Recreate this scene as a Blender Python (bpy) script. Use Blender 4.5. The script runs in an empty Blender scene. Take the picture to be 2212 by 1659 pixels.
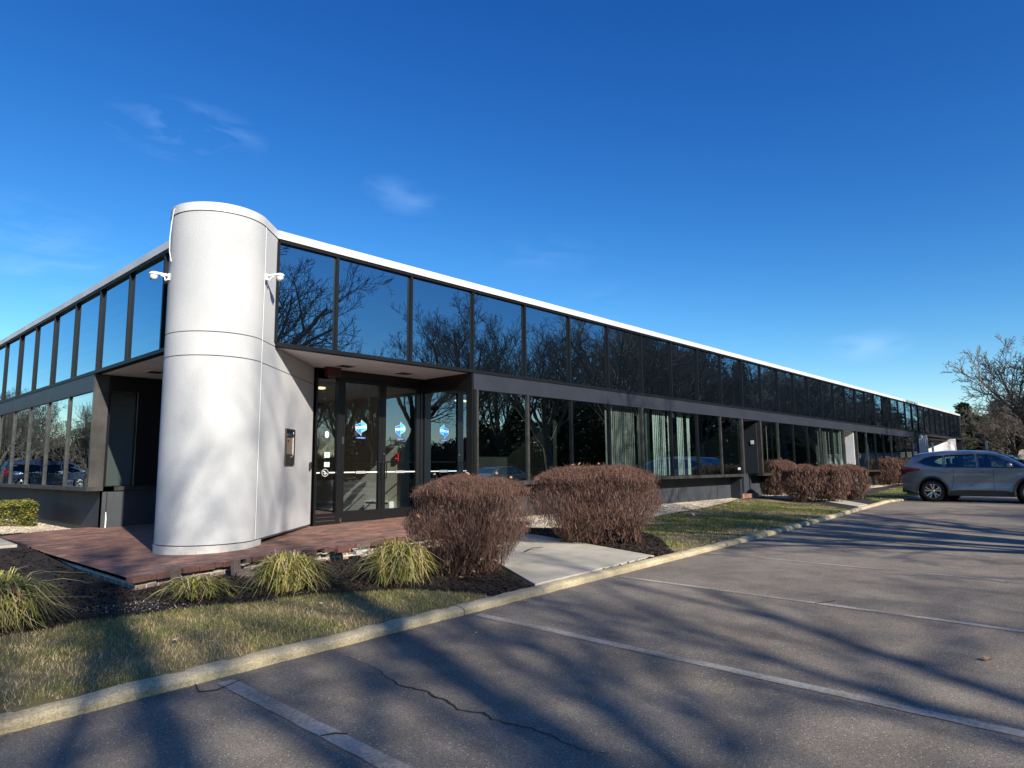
import bpy, bmesh, math, random
from mathutils import Vector, Matrix
random.seed(7)
R = math.radians
sc = bpy.context.scene
COL = sc.collection

# ------------------------------------------------------------------ camera
camd = bpy.data.cameras.new("camera"); cam = bpy.data.objects.new("camera", camd); COL.objects.link(cam)
camd.sensor_width = 36.0; camd.lens = 36.0*1453.7/2212.0; camd.clip_end = 3000; camd.clip_start = 0.05
H = 1.3
VR, VL, CX, CY = (2455, 998), (-485, 1025), 1106, 829.5
FP = math.sqrt(-((VR[0]-CX)*(VL[0]-CX)+(VR[1]-CY)*(VL[1]-CY)))
ax = Vector((VR[0]-CX, -(VR[1]-CY), -FP)).normalized()
ay = Vector((VL[0]-CX, -(VL[1]-CY), -FP)).normalized()
az = ax.cross(ay)
rot = Matrix((ax, ay, az))          # world = rot @ cam
cam.matrix_world = Matrix.Translation((0, 0, H)) @ rot.to_4x4()
sc.camera = cam
# ------------------------------------------------------------------ sky, sun, exposure
SUN_EL = 29.0
SDIR = Vector((-.226*math.cos(R(SUN_EL)), -.974*math.cos(R(SUN_EL)), math.sin(R(SUN_EL))))   # towards the sun
w = bpy.data.worlds.new("World"); sc.world = w; w.use_nodes = True
nt = w.node_tree; nt.nodes.clear()
wo = nt.nodes.new("ShaderNodeOutputWorld"); bg = nt.nodes.new("ShaderNodeBackground")
sky = nt.nodes.new("ShaderNodeTexSky"); sky.sky_type = 'NISHITA'; sky.sun_disc = False
sky.sun_elevation = R(SUN_EL); sky.sun_rotation = math.atan2(-.226, -.974)
sky.altitude = 0; sky.air_density = 1.0; sky.dust_density = 0.2; sky.ozone_density = 3.0
hs = nt.nodes.new("ShaderNodeHueSaturation"); hs.inputs["Saturation"].default_value = 1.22; hs.inputs["Value"].default_value = 1.0
bg.inputs["Strength"].default_value = 0.1
nt.links.new(sky.outputs[0], hs.inputs["Color"])
# the deep polarised blue of a clear winter sky: per channel contrast of the sky light
sepc = nt.nodes.new("ShaderNodeSeparateColor"); comc = nt.nodes.new("ShaderNodeCombineColor"); nt.links.new(hs.outputs[0], sepc.inputs[0])
for ch, (pw, kk) in enumerate(((1.6, 1.926), (1.37, 1.546), (1.06, 1.348))):
    a_ = nt.nodes.new("ShaderNodeMath"); a_.operation = 'MULTIPLY'; a_.inputs[1].default_value = .125; b_ = nt.nodes.new("ShaderNodeMath"); b_.operation = 'POWER'; b_.inputs[1].default_value = pw
    c_ = nt.nodes.new("ShaderNodeMath"); c_.operation = 'MULTIPLY'; c_.inputs[1].default_value = kk*10/1.67
    nt.links.new(sepc.outputs[ch], a_.inputs[0]); nt.links.new(a_.outputs[0], b_.inputs[0]); nt.links.new(b_.outputs[0], c_.inputs[0]); nt.links.new(c_.outputs[0], comc.inputs[ch])
# faint wisps of cirrus: sky direction, width, strength
WISPS = [((.318, .847, .426), .10, .34), ((.55, .737, .392), .05, .14), ((.581, .722, .375), .055, .17), ((.177, .94, .293), .10, .16), ((.206, .949, .24), .13, .20), ((.956, .248, .154), .065, .36), ((.731, .612, .302), .10, .09), ((.802, .548, .237), .09, .08)]
tc = nt.nodes.new("ShaderNodeTexCoord"); mp = nt.nodes.new("ShaderNodeMapping"); mp.inputs["Scale"].default_value = (5, 5, 17.0)
n1 = nt.nodes.new("ShaderNodeTexNoise"); n1.inputs["Scale"].default_value = 2.2; n1.inputs["Detail"].default_value = 8; n1.inputs["Distortion"].default_value = .7
nt.links.new(tc.outputs["Generated"], mp.inputs[0]); nt.links.new(mp.outputs[0], n1.inputs[0])
def wn(op, a, b=None, **k):
    n = nt.nodes.new("ShaderNodeMath"); n.operation = op
    for i, v in enumerate((a, b)):
        if v is None: continue
        if hasattr(v, 'is_output'): nt.links.new(v, n.inputs[i])
        else: n.inputs[i].default_value = v
    n.use_clamp = k.get('clamp', False); return n.outputs[0]
tot = None
for (dx, dy, dz), wid, amp in WISPS:
    vs = nt.nodes.new("ShaderNodeVectorMath"); vs.operation = 'SUBTRACT'; vs.inputs[1].default_value = (dx, dy, dz); nt.links.new(tc.outputs["Generated"], vs.inputs[0])
    vm = nt.nodes.new("ShaderNodeVectorMath"); vm.operation = 'MULTIPLY'; vm.inputs[1].default_value = (1, 1, 2.6); nt.links.new(vs.outputs[0], vm.inputs[0])
    ln = nt.nodes.new("ShaderNodeVectorMath"); ln.operation = 'LENGTH'; nt.links.new(vm.outputs[0], ln.inputs[0])
    m_ = wn('SUBTRACT', 1.0, wn('DIVIDE', ln.outputs["Value"], wid), clamp=True); m_ = wn('MULTIPLY', m_, amp); tot = m_ if tot is None else wn('ADD', tot, m_)
nz = wn('MULTIPLY', wn('SUBTRACT', n1.outputs[0], .42), 4.5, clamp=True); fac = wn('MULTIPLY', tot, nz, clamp=True)
mx = nt.nodes.new("ShaderNodeMixRGB"); mx.inputs[2].default_value = (3.2, 5.0, 8.0, 1)
nt.links.new(fac, mx.inputs[0]); nt.links.new(comc.outputs[0], mx.inputs[1]); nt.links.new(mx.outputs[0], bg.inputs[0])
nt.links.new(bg.outputs[0], wo.inputs[0])
sd = bpy.data.lights.new("sun", 'SUN'); sd.energy = 4.6; sd.angle = R(.53); sd.color = (1, .92, .80)
so = bpy.data.objects.new("sun", sd); COL.objects.link(so); so.rotation_euler = SDIR.to_track_quat('Z', 'Y').to_euler(); so.location = (0, -20, 30)
sc.view_settings.view_transform = 'Standard'; sc.view_settings.look = 'None'; sc.view_settings.gamma = 1
sc.view_settings.exposure = 0.74
sc.cycles.max_bounces = 8; sc.cycles.transparent_max_bounces = 12; sc.cycles.caustics_reflective = False; sc.cycles.caustics_refractive = False
sc.cycles.use_denoising = True

# ------------------------------------------------------------------ helpers
def tag(o, label=None, cat=None, group=None, kind=None):
    if label: o["label"] = label
    if cat: o["category"] = cat
    if group: o["group"] = group
    if kind: o["kind"] = kind
    return o
def empty(name, loc=(0, 0, 0), rz=0, parent=None, sc=1, **k):
    o = bpy.data.objects.new(name, None); COL.objects.link(o); o.location = loc; o.rotation_euler = (0, 0, rz); o.empty_display_size = .2; o.scale = (sc, sc, sc)
    if parent: o.parent = parent
    return tag(o, **k)
class MB:
    def __init__(s): s.v = []; s.f = []; s.m = []
    def face(s, pts, mi=0):
        n = len(s.v); s.v += [tuple(p) for p in pts]; s.f.append(tuple(range(n, n+len(pts)))); s.m.append(mi); return s
    def box(s, a, b, mi=0):
        x0, y0, z0 = a; x1, y1, z1 = b; n = len(s.v)
        s.v += [(x0,y0,z0),(x1,y0,z0),(x1,y1,z0),(x0,y1,z0),(x0,y0,z1),(x1,y0,z1),(x1,y1,z1),(x0,y1,z1)]
        for q in ((0,3,2,1),(4,5,6,7),(0,1,5,4),(1,2,6,5),(2,3,7,6),(3,0,4,7)): s.f.append(tuple(n+i for i in q)); s.m.append(mi)
        return s
    def obox(s, c, size, rot, mi=0):          # oriented box, rot = Matrix 3x3
        n = len(s.v); hx, hy, hz = [k/2 for k in size]; c = Vector(c)
        for p in ((-1,-1,-1),(1,-1,-1),(1,1,-1),(-1,1,-1),(-1,-1,1),(1,-1,1),(1,1,1),(-1,1,1)):
            s.v.append(tuple(c + rot @ Vector((p[0]*hx, p[1]*hy, p[2]*hz))))
        for q in ((0,3,2,1),(4,5,6,7),(0,1,5,4),(1,2,6,5),(2,3,7,6),(3,0,4,7)): s.f.append(tuple(n+i for i in q)); s.m.append(mi)
        return s
    def prism(s, poly, z0, z1, mi=0):          # poly ccw; z0,z1 numbers or functions
        n = len(s.v); k = len(poly); f0 = z0 if callable(z0) else (lambda x, y: z0); f1 = z1 if callable(z1) else (lambda x, y: z1)
        s.v += [(x, y, f0(x, y)) for x, y in poly] + [(x, y, f1(x, y)) for x, y in poly]
        s.f.append(tuple(n+i for i in reversed(range(k)))); s.m.append(mi); s.f.append(tuple(n+k+i for i in range(k))); s.m.append(mi)
        for i in range(k):
            j = (i+1) % k; s.f.append((n+i, n+j, n+k+j, n+k+i)); s.m.append(mi)
        return s
    def tube(s, pts, rad, n=6, mi=0, cap=True):
        b = len(s.v); m = len(pts)
        if not hasattr(rad, '__len__'): rad = [rad]*m
        pts = [Vector(p) for p in pts]; ref = None
        for i, p in enumerate(pts):
            d = (pts[min(i+1, m-1)]-pts[max(i-1, 0)])
            if d.length < 1e-9: d = Vector((0, 0, 1))
            d.normalize()
            if ref is None:
                ref = d.orthogonal().normalized()
            else:
                ref = ref - d*ref.dot(d)
                ref = ref.normalized() if ref.length > 1e-6 else d.orthogonal().normalized()
            q = d.cross(ref)
            for k in range(n):
                a = 2*math.pi*k/n; s.v.append(tuple(p + (ref*math.cos(a)+q*math.sin(a))*rad[i]))
        for i in range(m-1):
            for k in range(n):
                k2 = (k+1) % n; s.f.append((b+i*n+k, b+i*n+k2, b+(i+1)*n+k2, b+(i+1)*n+k)); s.m.append(mi)
        if cap and n > 2:
            s.f.append(tuple(b+k for k in reversed(range(n)))); s.m.append(mi)
            s.f.append(tuple(b+(m-1)*n+k for k in range(n))); s.m.append(mi)
        return s
    def lathe(s, prof, c=(0,0,0), axis='Z', n=32, mi=0):
        b = len(s.v); c = Vector(c)
        for r, h in prof:
            for k in range(n):
                a = 2*math.pi*k/n; x, y = r*math.cos(a), r*math.sin(a)
                p = {'Z': (x, y, h), 'X': (h, x, y), 'Y': (x, h, y)}[axis]; s.v.append(tuple(c+Vector(p)))
        for i in range(len(prof)-1):
            for k in range(n):
                k2 = (k+1) % n; s.f.append((b+i*n+k, b+i*n+k2, b+(i+1)*n+k2, b+(i+1)*n+k)); s.m.append(mi)
        return s
    def build(s, name, mat=None, parent=None, smooth=False, bevel=0, loc=None, **k):
        me = bpy.data.meshes.new(name); me.from_pydata(s.v, [], s.f)
        mats = mat if isinstance(mat, (list, tuple)) else [mat]
        for mm in mats: me.materials.append(mm)
        if len(mats) > 1: me.polygons.foreach_set("material_index", s.m)
        if smooth: me.polygons.foreach_set("use_smooth", [True]*len(me.polygons))
        me.update()
        o = bpy.data.objects.new(name, me); COL.objects.link(o)
        if parent: o.parent = parent
        if loc: o.location = loc
        if bevel:
            b = o.modifiers.new("bevel", 'BEVEL'); b.width = bevel; b.segments = 2; b.limit_method = 'ANGLE'
        return tag(o, **k)
def fixn(o):
    bm = bmesh.new(); bm.from_mesh(o.data); bmesh.ops.recalc_face_normals(bm, faces=bm.faces); bm.to_mesh(o.data); bm.free(); return o
def copy_tree(o, parent=None):
    c = o.copy(); COL.objects.link(c)
    if parent: c.parent = parent
    for ch in list(o.children): copy_tree(ch, c)
    return c

# ------------------------------------------------------------------ materials
def newmat(name):
    m = bpy.data.materials.new(name); m.use_nodes = True; t = m.node_tree; return m, t, t.nodes["Principled BSDF"]
def N(t, typ, **kw):
    n = t.nodes.new(typ)
    for k, v in kw.items(): n.inputs[k.replace('_', ' ')].default_value = v
    return n
def c4(c): return (c[0], c[1], c[2], 1)
def mat(name, col, rough=.6, metal=0, col2=None, scale=4, detail=4, bump=0, bscale=60, spec=.5, coat=0, rampmin=.35, rampmax=.65, stretch=None, bdist=.02):
    m, t, b = newmat(name); L = t.links
    b.inputs["Roughness"].default_value = rough; b.inputs["Metallic"].default_value = metal; b.inputs["Specular IOR Level"].default_value = spec; b.inputs["Coat Weight"].default_value = coat
    b.inputs["Base Color"].default_value = c4(col)
    tc = N(t, "ShaderNodeTexCoord"); src = tc.outputs["Object"]
    if stretch:
        mpn = N(t, "ShaderNodeMapping"); mpn.inputs["Scale"].default_value = stretch; L.new(src, mpn.inputs[0]); src = mpn.outputs[0]
    if col2:
        n = N(t, "ShaderNodeTexNoise", Scale=scale, Detail=detail, Roughness=.6); L.new(src, n.inputs[0])
        r = N(t, "ShaderNodeValToRGB"); r.color_ramp.elements[0].position = rampmin; r.color_ramp.elements[1].position = rampmax
        r.color_ramp.elements[0].color = c4(col); r.color_ramp.elements[1].color = c4(col2); L.new(n.outputs[0], r.inputs[0]); L.new(r.outputs[0], b.inputs["Base Color"])
    if bump:
        n2 = N(t, "ShaderNodeTexNoise", Scale=bscale, Detail=3); L.new(src, n2.inputs[0])
        bu = N(t, "ShaderNodeBump", Strength=bump, Distance=bdist); L.new(n2.outputs[0], bu.inputs["Height"]); L.new(bu.outputs[0], b.inputs["Normal"])
    return m
def island_mat(name, cols, rough=.7, trans=0, spec=.3):
    m, t, b = newmat(name); g = N(t, "ShaderNodeNewGeometry"); r = N(t, "ShaderNodeValToRGB"); e = r.color_ramp.elements
    while len(e) < len(cols): e.new(.5)
    for i, c in enumerate(cols): e[i].position = i/(len(cols)-1); e[i].color = c4(c)
    t.links.new(g.outputs["Random Per Island"], r.inputs[0]); t.links.new(r.outputs[0], b.inputs["Base Color"]); b.inputs["Roughness"].default_value = rough; b.inputs["Specular IOR Level"].default_value = spec
    if trans:
        tr = N(t, "ShaderNodeBsdfTranslucent"); mxs = N(t, "ShaderNodeMixShader"); mxs.inputs[0].default_value = trans
        t.links.new(r.outputs[0], tr.inputs[0]); t.links.new(b.outputs[0], mxs.inputs[1]); t.links.new(tr.outputs[0], mxs.inputs[2]); t.links.new(mxs.outputs[0], t.nodes["Material Output"].inputs[0])
    return m
def glass(name, refl, rcol, tcol, opaque=None, wave=.02, wscale=(1, 1, 1)):
    m = bpy.data.materials.new(name); m.use_nodes = True; t = m.node_tree; t.nodes.clear(); L = t.links
    out = N(t, "ShaderNodeOutputMaterial"); g = N(t, "ShaderNodeBsdfGlossy"); g.inputs["Roughness"].default_value = 0.0; g.inputs["Color"].default_value = c4(rcol)
    if opaque: base = N(t, "ShaderNodeBsdfDiffuse"); base.inputs["Color"].default_value = c4(opaque)
    else: base = N(t, "ShaderNodeBsdfTransparent"); base.inputs["Color"].default_value = c4(tcol)
    ms = N(t, "ShaderNodeMixShader"); fr = N(t, "ShaderNodeFresnel", IOR=1.5); ad = N(t, "ShaderNodeMath"); ad.operation = 'MULTIPLY_ADD'
    ad.inputs[1].default_value = .9; ad.inputs[2].default_value = refl; ad.use_clamp = True
    L.new(fr.outputs[0], ad.inputs[0]); L.new(ad.outputs[0], ms.inputs[0]); L.new(base.outputs[0], ms.inputs[1]); L.new(g.outputs[0], ms.inputs[2]); L.new(ms.outputs[0], out.inputs[0])
    if wave:
        tc = N(t, "ShaderNodeTexCoord"); mpn = N(t, "ShaderNodeMapping"); mpn.inputs["Scale"].default_value = wscale; L.new(tc.outputs["Object"], mpn.inputs[0])
        n = N(t, "ShaderNodeTexNoise", Scale=1.0, Detail=1.5); L.new(mpn.outputs[0], n.inputs[0]); bu = N(t, "ShaderNodeBump", Strength=1.0, Distance=wave); L.new(n.outputs[0], bu.inputs["Height"])
        L.new(bu.outputs[0], g.inputs["Normal"])
    return m

def asphalt_mat():
    m, t, b = newmat("asphalt"); L = t.links; tc = N(t, "ShaderNodeTexCoord"); O = tc.outputs["Object"]
    def noise(sc_, det, ro, p0, p1, c0, c1, src=O):
        n = N(t, "ShaderNodeTexNoise", Scale=sc_, Detail=det, Roughness=ro); L.new(src, n.inputs[0]); r = N(t, "ShaderNodeValToRGB"); e = r.color_ramp.elements; e[0].position = p0; e[1].position = p1; e[0].color = c4(c0); e[1].color = c4(c1); L.new(n.outputs[0], r.inputs[0]); return r.outputs[0], n.outputs[0]
    def mult(a, b_, f=1):
        k = N(t, "ShaderNodeMixRGB"); k.blend_type = 'MULTIPLY'; k.inputs[0].default_value = f; L.new(a, k.inputs[1]); L.new(b_, k.inputs[2]); return k.outputs[0]
    base, _ = noise(.35, 6, .65, .33, .70, (.168, .146, .120), (.262, .232, .192))
    mid, _ = noise(3.1, 5, .7, .30, .72, (.74, .74, .75), (1.2, 1.19, 1.17)); base = mult(base, mid)
    grit, g_ = noise(150, 3, .85, .36, .64, (.30, .30, .30), (1.8, 1.77, 1.72)); base = mult(base, grit)
    grit2, _ = noise(48, 4, .8, .33, .68, (.62, .62, .62), (1.4, 1.39, 1.36)); base = mult(base, grit2)
    mpn = N(t, "ShaderNodeMapping"); mpn.inputs["Scale"].default_value = (.9, .22, 1); L.new(O, mpn.inputs[0]); st, _ = noise(1.1, 4, .6, .56, .74, (1, 1, 1), (.66, .65, .64), mpn.outputs[0]); base = mult(base, st)       # tyre tracks and drips
    vo = N(t, "ShaderNodeTexVoronoi", Scale=55); L.new(O, vo.inputs[0]); lt = N(t, "ShaderNodeMath"); lt.operation = 'LESS_THAN'; lt.inputs[1].default_value = .22; L.new(vo.outputs["Distance"], lt.inputs[0])
    sp = N(t, "ShaderNodeSeparateColor"); L.new(vo.outputs["Color"], sp.inputs[0]); n5 = N(t, "ShaderNodeTexNoise", Scale=.8, Detail=3); L.new(O, n5.inputs[0]); th = N(t, "ShaderNodeMath"); th.operation = 'MULTIPLY_ADD'; th.inputs[1].default_value = -.55; th.inputs[2].default_value = 1.06; L.new(n5.outputs[0], th.inputs[0])
    gt = N(t, "ShaderNodeMath"); gt.operation = 'GREATER_THAN'; L.new(sp.outputs[0], gt.inputs[0]); L.new(th.outputs[0], gt.inputs[1]); mm = N(t, "ShaderNodeMath"); mm.operation = 'MULTIPLY'; L.new(lt.outputs[0], mm.inputs[0]); L.new(gt.outputs[0], mm.inputs[1])
    m2 = N(t, "ShaderNodeMixRGB"); m2.inputs[2].default_value = (.55, .52, .46, 1); L.new(mm.outputs[0], m2.inputs[0]); L.new(base, m2.inputs[1]); L.new(m2.outputs[0], b.inputs["Base Color"]); b.inputs["Roughness"].default_value = .82; b.inputs["Specular IOR Level"].default_value = .3
    bu = N(t, "ShaderNodeBump", Strength=.9, Distance=.006); L.new(g_, bu.inputs["Height"]); L.new(bu.outputs[0], b.inputs["Normal"]); return m
def paint_mat():
    m, t, b = newmat("worn_paint"); L = t.links; tc = N(t, "ShaderNodeTexCoord"); O = tc.outputs["Object"]
    n = N(t, "ShaderNodeTexNoise", Scale=40, Detail=4, Roughness=.7); L.new(O, n.inputs[0]); n2 = N(t, "ShaderNodeTexNoise", Scale=1.5, Detail=3); L.new(O, n2.inputs[0])
    ad = N(t, "ShaderNodeMath"); ad.operation = 'ADD'; L.new(n.outputs[0], ad.inputs[0]); L.new(n2.outputs[0], ad.inputs[1])
    r = N(t, "ShaderNodeValToRGB"); r.color_ramp.elements[0].position = .42; r.color_ramp.elements[1].position = .62; r.color_ramp.elements[0].color = (.18, .16, .13, 1); r.color_ramp.elements[1].color = (.42, .39, .335, 1)
    hf = N(t, "ShaderNodeMath"); hf.operation = 'MULTIPLY'; hf.inputs[1].default_value = .52; L.new(ad.outputs[0], hf.inputs[0]); L.new(hf.outputs[0], r.inputs[0]); L.new(r.outputs[0], b.inputs["Base Color"]); b.inputs["Roughness"].default_value = .75
    return m
def brick_mat(name, scale=1, side=False, cols=((.34, .15, .095), (.115, .068, .056)), mortar=(.17, .14, .115), msize=.010, bw=.2, rh=.1):
    m, t, b = newmat(name); L = t.links; tc = N(t, "ShaderNodeTexCoord"); src = tc.outputs["Object"]
    if side:
        sx = N(t, "ShaderNodeSeparateXYZ"); L.new(src, sx.inputs[0]); cb = N(t, "ShaderNodeCombineXYZ"); ad = N(t, "ShaderNodeMath"); ad.operation = 'ADD'
        L.new(sx.outputs[0], ad.inputs[0]); L.new(sx.outputs[1], ad.inputs[1]); L.new(ad.outputs[0], cb.inputs[0]); L.new(sx.outputs[2], cb.inputs[1]); src = cb.outputs[0]
    br = N(t, "ShaderNodeTexBrick"); br.inputs["Scale"].default_value = 1; br.inputs["Brick Width"].default_value = bw; br.inputs["Row Height"].default_value = rh; br.inputs["Mortar Size"].default_value = msize
    br.inputs["Color1"].default_value = c4(cols[0]); br.inputs["Color2"].default_value = c4(cols[1]); br.inputs["Mortar"].default_value = c4(mortar); br.inputs["Bias"].default_value = 0; L.new(src, br.inputs[0])
    n = N(t, "ShaderNodeTexNoise", Scale=3.2, Detail=6, Roughness=.65); L.new(tc.outputs["Object"], n.inputs[0])
    r = N(t, "ShaderNodeValToRGB"); r.color_ramp.elements[0].position = .3; r.color_ramp.elements[1].position = .72; r.color_ramp.elements[0].color = (.62, .64, .68, 1); r.color_ramp.elements[1].color = (1.5, 1.38, 1.3, 1); L.new(n.outputs[0], r.inputs[0])
    mu = N(t, "ShaderNodeMixRGB"); mu.blend_type = 'MULTIPLY'; mu.inputs[0].default_value = 1; L.new(br.outputs[0], mu.inputs[1]); L.new(r.outputs[0], mu.inputs[2])
    # bleached and lime-stained spots
    n3 = N(t, "ShaderNodeTexNoise", Scale=5.5, Detail=5, Roughness=.7); L.new(tc.outputs["Object"], n3.inputs[0]); r3 = N(t, "ShaderNodeValToRGB"); r3.color_ramp.elements[0].position = .60; r3.color_ramp.elements[1].position = .72; L.new(n3.outputs[0], r3.inputs[0])
    k = N(t, "ShaderNodeMath"); k.operation = 'MULTIPLY'; k.inputs[1].default_value = .55; L.new(r3.outputs[0], k.inputs[0])
    m3 = N(t, "ShaderNodeMixRGB"); m3.inputs[2].default_value = (.36, .31, .29, 1); L.new(k.outputs[0], m3.inputs[0]); L.new(mu.outputs[0], m3.inputs[1]); L.new(m3.outputs[0], b.inputs["Base Color"])
    b.inputs["Roughness"].default_value = .85; bu = N(t, "ShaderNodeBump", Strength=.7, Distance=.006); L.new(br.outputs["Fac"], bu.inputs["Height"]); bu.invert = True; L.new(bu.outputs[0], b.inputs["Normal"])
    return m

M = {}
M['asphalt'] = asphalt_mat(); M['paint'] = paint_mat()
M['crack'] = mat("crack_tar", (.012, .011, .010), .9)
def curb_mat():
    m, t, b = newmat("curb_concrete"); L = t.links; tc = N(t, "ShaderNodeTexCoord"); O = tc.outputs["Object"]
    n = N(t, "ShaderNodeTexNoise", Scale=1.8, Detail=8, Roughness=.7); L.new(O, n.inputs[0]); r = N(t, "ShaderNodeValToRGB"); e = r.color_ramp.elements
    e[0].position = .3; e[0].color = (.33, .275, .17, 1); e[1].position = .62; e[1].color = (.60, .52, .35, 1); L.new(n.outputs[0], r.inputs[0])
    f = N(t, "ShaderNodeTexNoise", Scale=70, Detail=3, Roughness=.8); L.new(O, f.inputs[0]); rf = N(t, "ShaderNodeValToRGB"); rf.color_ramp.elements[0].position = .35; rf.color_ramp.elements[1].position = .6; rf.color_ramp.elements[0].color = (.6, .58, .53, 1); rf.color_ramp.elements[1].color = (1.12, 1.1, 1.06, 1); L.new(f.outputs[0], rf.inputs[0])
    mu = N(t, "ShaderNodeMixRGB"); mu.blend_type = 'MULTIPLY'; mu.inputs[0].default_value = 1; L.new(r.outputs[0], mu.inputs[1]); L.new(rf.outputs[0], mu.inputs[2]); L.new(mu.outputs[0], b.inputs["Base Color"]); b.inputs["Roughness"].default_value = .9
    bu = N(t, "ShaderNodeBump", Strength=.6, Distance=.01); L.new(f.outputs[0], bu.inputs["Height"]); L.new(bu.outputs[0], b.inputs["Normal"]); return m
M['curb'] = curb_mat()
M['conc'] = mat("concrete", (.36, .335, .27), .9, col2=(.50, .465, .38), scale=2.5, detail=8, bump=.3, bscale=90)
def stucco_mat():
    m, t, b = newmat("stucco"); L = t.links; tc = N(t, "ShaderNodeTexCoord"); O = tc.outputs["Object"]
    mpn = N(t, "ShaderNodeMapping"); mpn.inputs["Scale"].default_value = (1.2, 1.2, 1.0); L.new(O, mpn.inputs[0])
    n = N(t, "ShaderNodeTexNoise", Scale=1.0, Detail=4, Roughness=.5); L.new(mpn.outputs[0], n.inputs[0]); r = N(t, "ShaderNodeValToRGB"); e = r.color_ramp.elements
    e[0].position = .3; e[0].color = (.44, .455, .465, 1); e[1].position = .7; e[1].color = (.53, .535, .535, 1); L.new(n.outputs[0], r.inputs[0])
    n3 = N(t, "ShaderNodeTexNoise", Scale=6, Detail=6, Roughness=.7); L.new(O, n3.inputs[0]); r3 = N(t, "ShaderNodeValToRGB"); r3.color_ramp.elements[0].position = .68; r3.color_ramp.elements[1].position = .8; r3.color_ramp.elements[1].color = (.25, .25, .25, 1); L.new(n3.outputs[0], r3.inputs[0])
    mxx = N(t, "ShaderNodeMixRGB"); mxx.inputs[2].default_value = (.3, .3, .27, 1); L.new(r3.outputs[0], mxx.inputs[0]); L.new(r.outputs[0], mxx.inputs[1]); L.new(mxx.outputs[0], b.inputs["Base Color"]); b.inputs["Roughness"].default_value = .92; b.inputs["Specular IOR Level"].default_value = .2
    v = N(t, "ShaderNodeTexNoise", Scale=75, Detail=3, Roughness=.6); L.new(O, v.inputs[0]); bu = N(t, "ShaderNodeBump", Strength=.7, Distance=.008); L.new(v.outputs[0], bu.inputs["Height"]); L.new(bu.outputs[0], b.inputs["Normal"]); return m
M['stucco'] = stucco_mat()
M['footing'] = mat("footing_render", (.40, .40, .385), .9, col2=(.56, .55, .52), scale=5, bump=.5, bscale=50)
M['fascia'] = mat("roof_fascia_metal", (.50, .50, .49), .45, col2=(.64, .64, .63), scale=.8, detail=3)
M['panel'] = mat("grey_panel", (.018, .022, .031), .5, col2=(.024, .029, .040), scale=1.2, detail=4, bump=.05, bscale=8)
M['basewall'] = mat("grey_base_wall", (.028, .034, .044), .6, col2=(.045, .051, .060), scale=1.6, detail=6)
M['mull'] = mat("dark_bronze_frame", (.0065, .008, .010), .5, spec=.2)
M['mull_l'] = mat("worn_aluminium_frame", (.035, .034, .033), .38, metal=.3, col2=(.075, .072, .068), scale=5)
M['black'] = mat("black_door_frame", (.008, .008, .009), .3)
M['seal'] = mat("black_seal", (.006, .006, .006), .6)
M['soffit'] = mat("soffit_plaster", (.66, .69, .71), .9, col2=(.75, .77, .79), scale=2)
M['seam'] = mat("dark_joint", (.12, .12, .12), .9)
M['white'] = mat("white_plastic", (.78, .78, .76), .35)
M['whitep'] = mat("white_vinyl", (.82, .84, .84), .5)
M['red'] = mat("red_plastic", (.45, .02, .04), .4)
M['darkred'] = mat("dark_red_sign", (.09, .018, .014), .5)
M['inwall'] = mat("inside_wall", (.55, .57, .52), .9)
M['indark'] = mat("inside_wall_shaded", (.025, .027, .025), .9, col2=(.045, .045, .04), scale=.8)  # near-black copy of the inside wall; room dimness is put into the colour
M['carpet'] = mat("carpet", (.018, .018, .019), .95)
M['steel'] = mat("stainless", (.35, .35, .35), .3, metal=1)
M['bronze'] = mat("bronze_box", (.12, .10, .085), .35, metal=.7)
M['tan'] = mat("tan_metal", (.33, .25, .18), .35, metal=.3)
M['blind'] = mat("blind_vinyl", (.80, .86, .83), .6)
M['glass_up'] = glass("upper_mirror_glass", .36, (.50, .72, .92), None, opaque=(.004, .006, .009), wave=.0011, wscale=(.8, .8, 2.2))
M['glass_left'] = glass("left_mirror_glass", .42, (.55, .78, .95), None, opaque=(.004, .006, .009), wave=.0014, wscale=(.5, .5, 7.0))
M['glass_low'] = glass("lower_tinted_glass", .36, (.74, .90, .96), (.78, .92, .895), wave=.0010, wscale=(.8, .8, 2.5))
M['glass_lowl'] = glass("lower_left_glass", .42, (.72, .88, .96), (.25, .38, .33), wave=.0018, wscale=(.5, .5, 8.0))
M['glass_door'] = glass("door_glass", .15, (.7, .85, .95), (.80, .85, .83), wave=.0004, wscale=(1, 1, 3))
M['glass_car'] = glass("car_glass", .10, (.8, .9, .95), (.30, .42, .38), wave=0)
M['glass_cartint'] = glass("car_glass_tinted", .01, (.4, .45, .5), (.07, .09, .09), wave=0)
M['bark'] = mat("bark", (.055, .045, .037), .9, col2=(.115, .10, .085), scale=6, detail=6, bump=.6, bscale=25)
M['twig'] = island_mat("bush_twigs", ((.040, .020, .015), (.095, .048, .035), (.160, .080, .057), (.085, .055, .046), (.24, .165, .135)), .8)
M['twigtop'] = island_mat("red_shoot_tips", ((.13, .062, .048), (.19, .095, .070), (.25, .14, .105)), .8)
M['deadleaf'] = island_mat("dead_leaves", ((.34, .17, .085), (.50, .30, .17), (.62, .45, .30)), .8, .2)
M['blade'] = island_mat("liriope_blades", ((.055, .075, .018), (.20, .22, .04), (.38, .38, .08), (.56, .50, .17), (.66, .53, .28), (.24, .14, .07)), .55, .3)
M['leaf'] = island_mat("evergreen_leaves", ((.035, .07, .015), (.09, .12, .025), (.24, .22, .04), (.30, .26, .06)), .5, .25)
M['needle'] = island_mat("pine_needles", ((.012, .024, .010), (.022, .038, .014), (.04, .055, .02)), .7)
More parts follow.
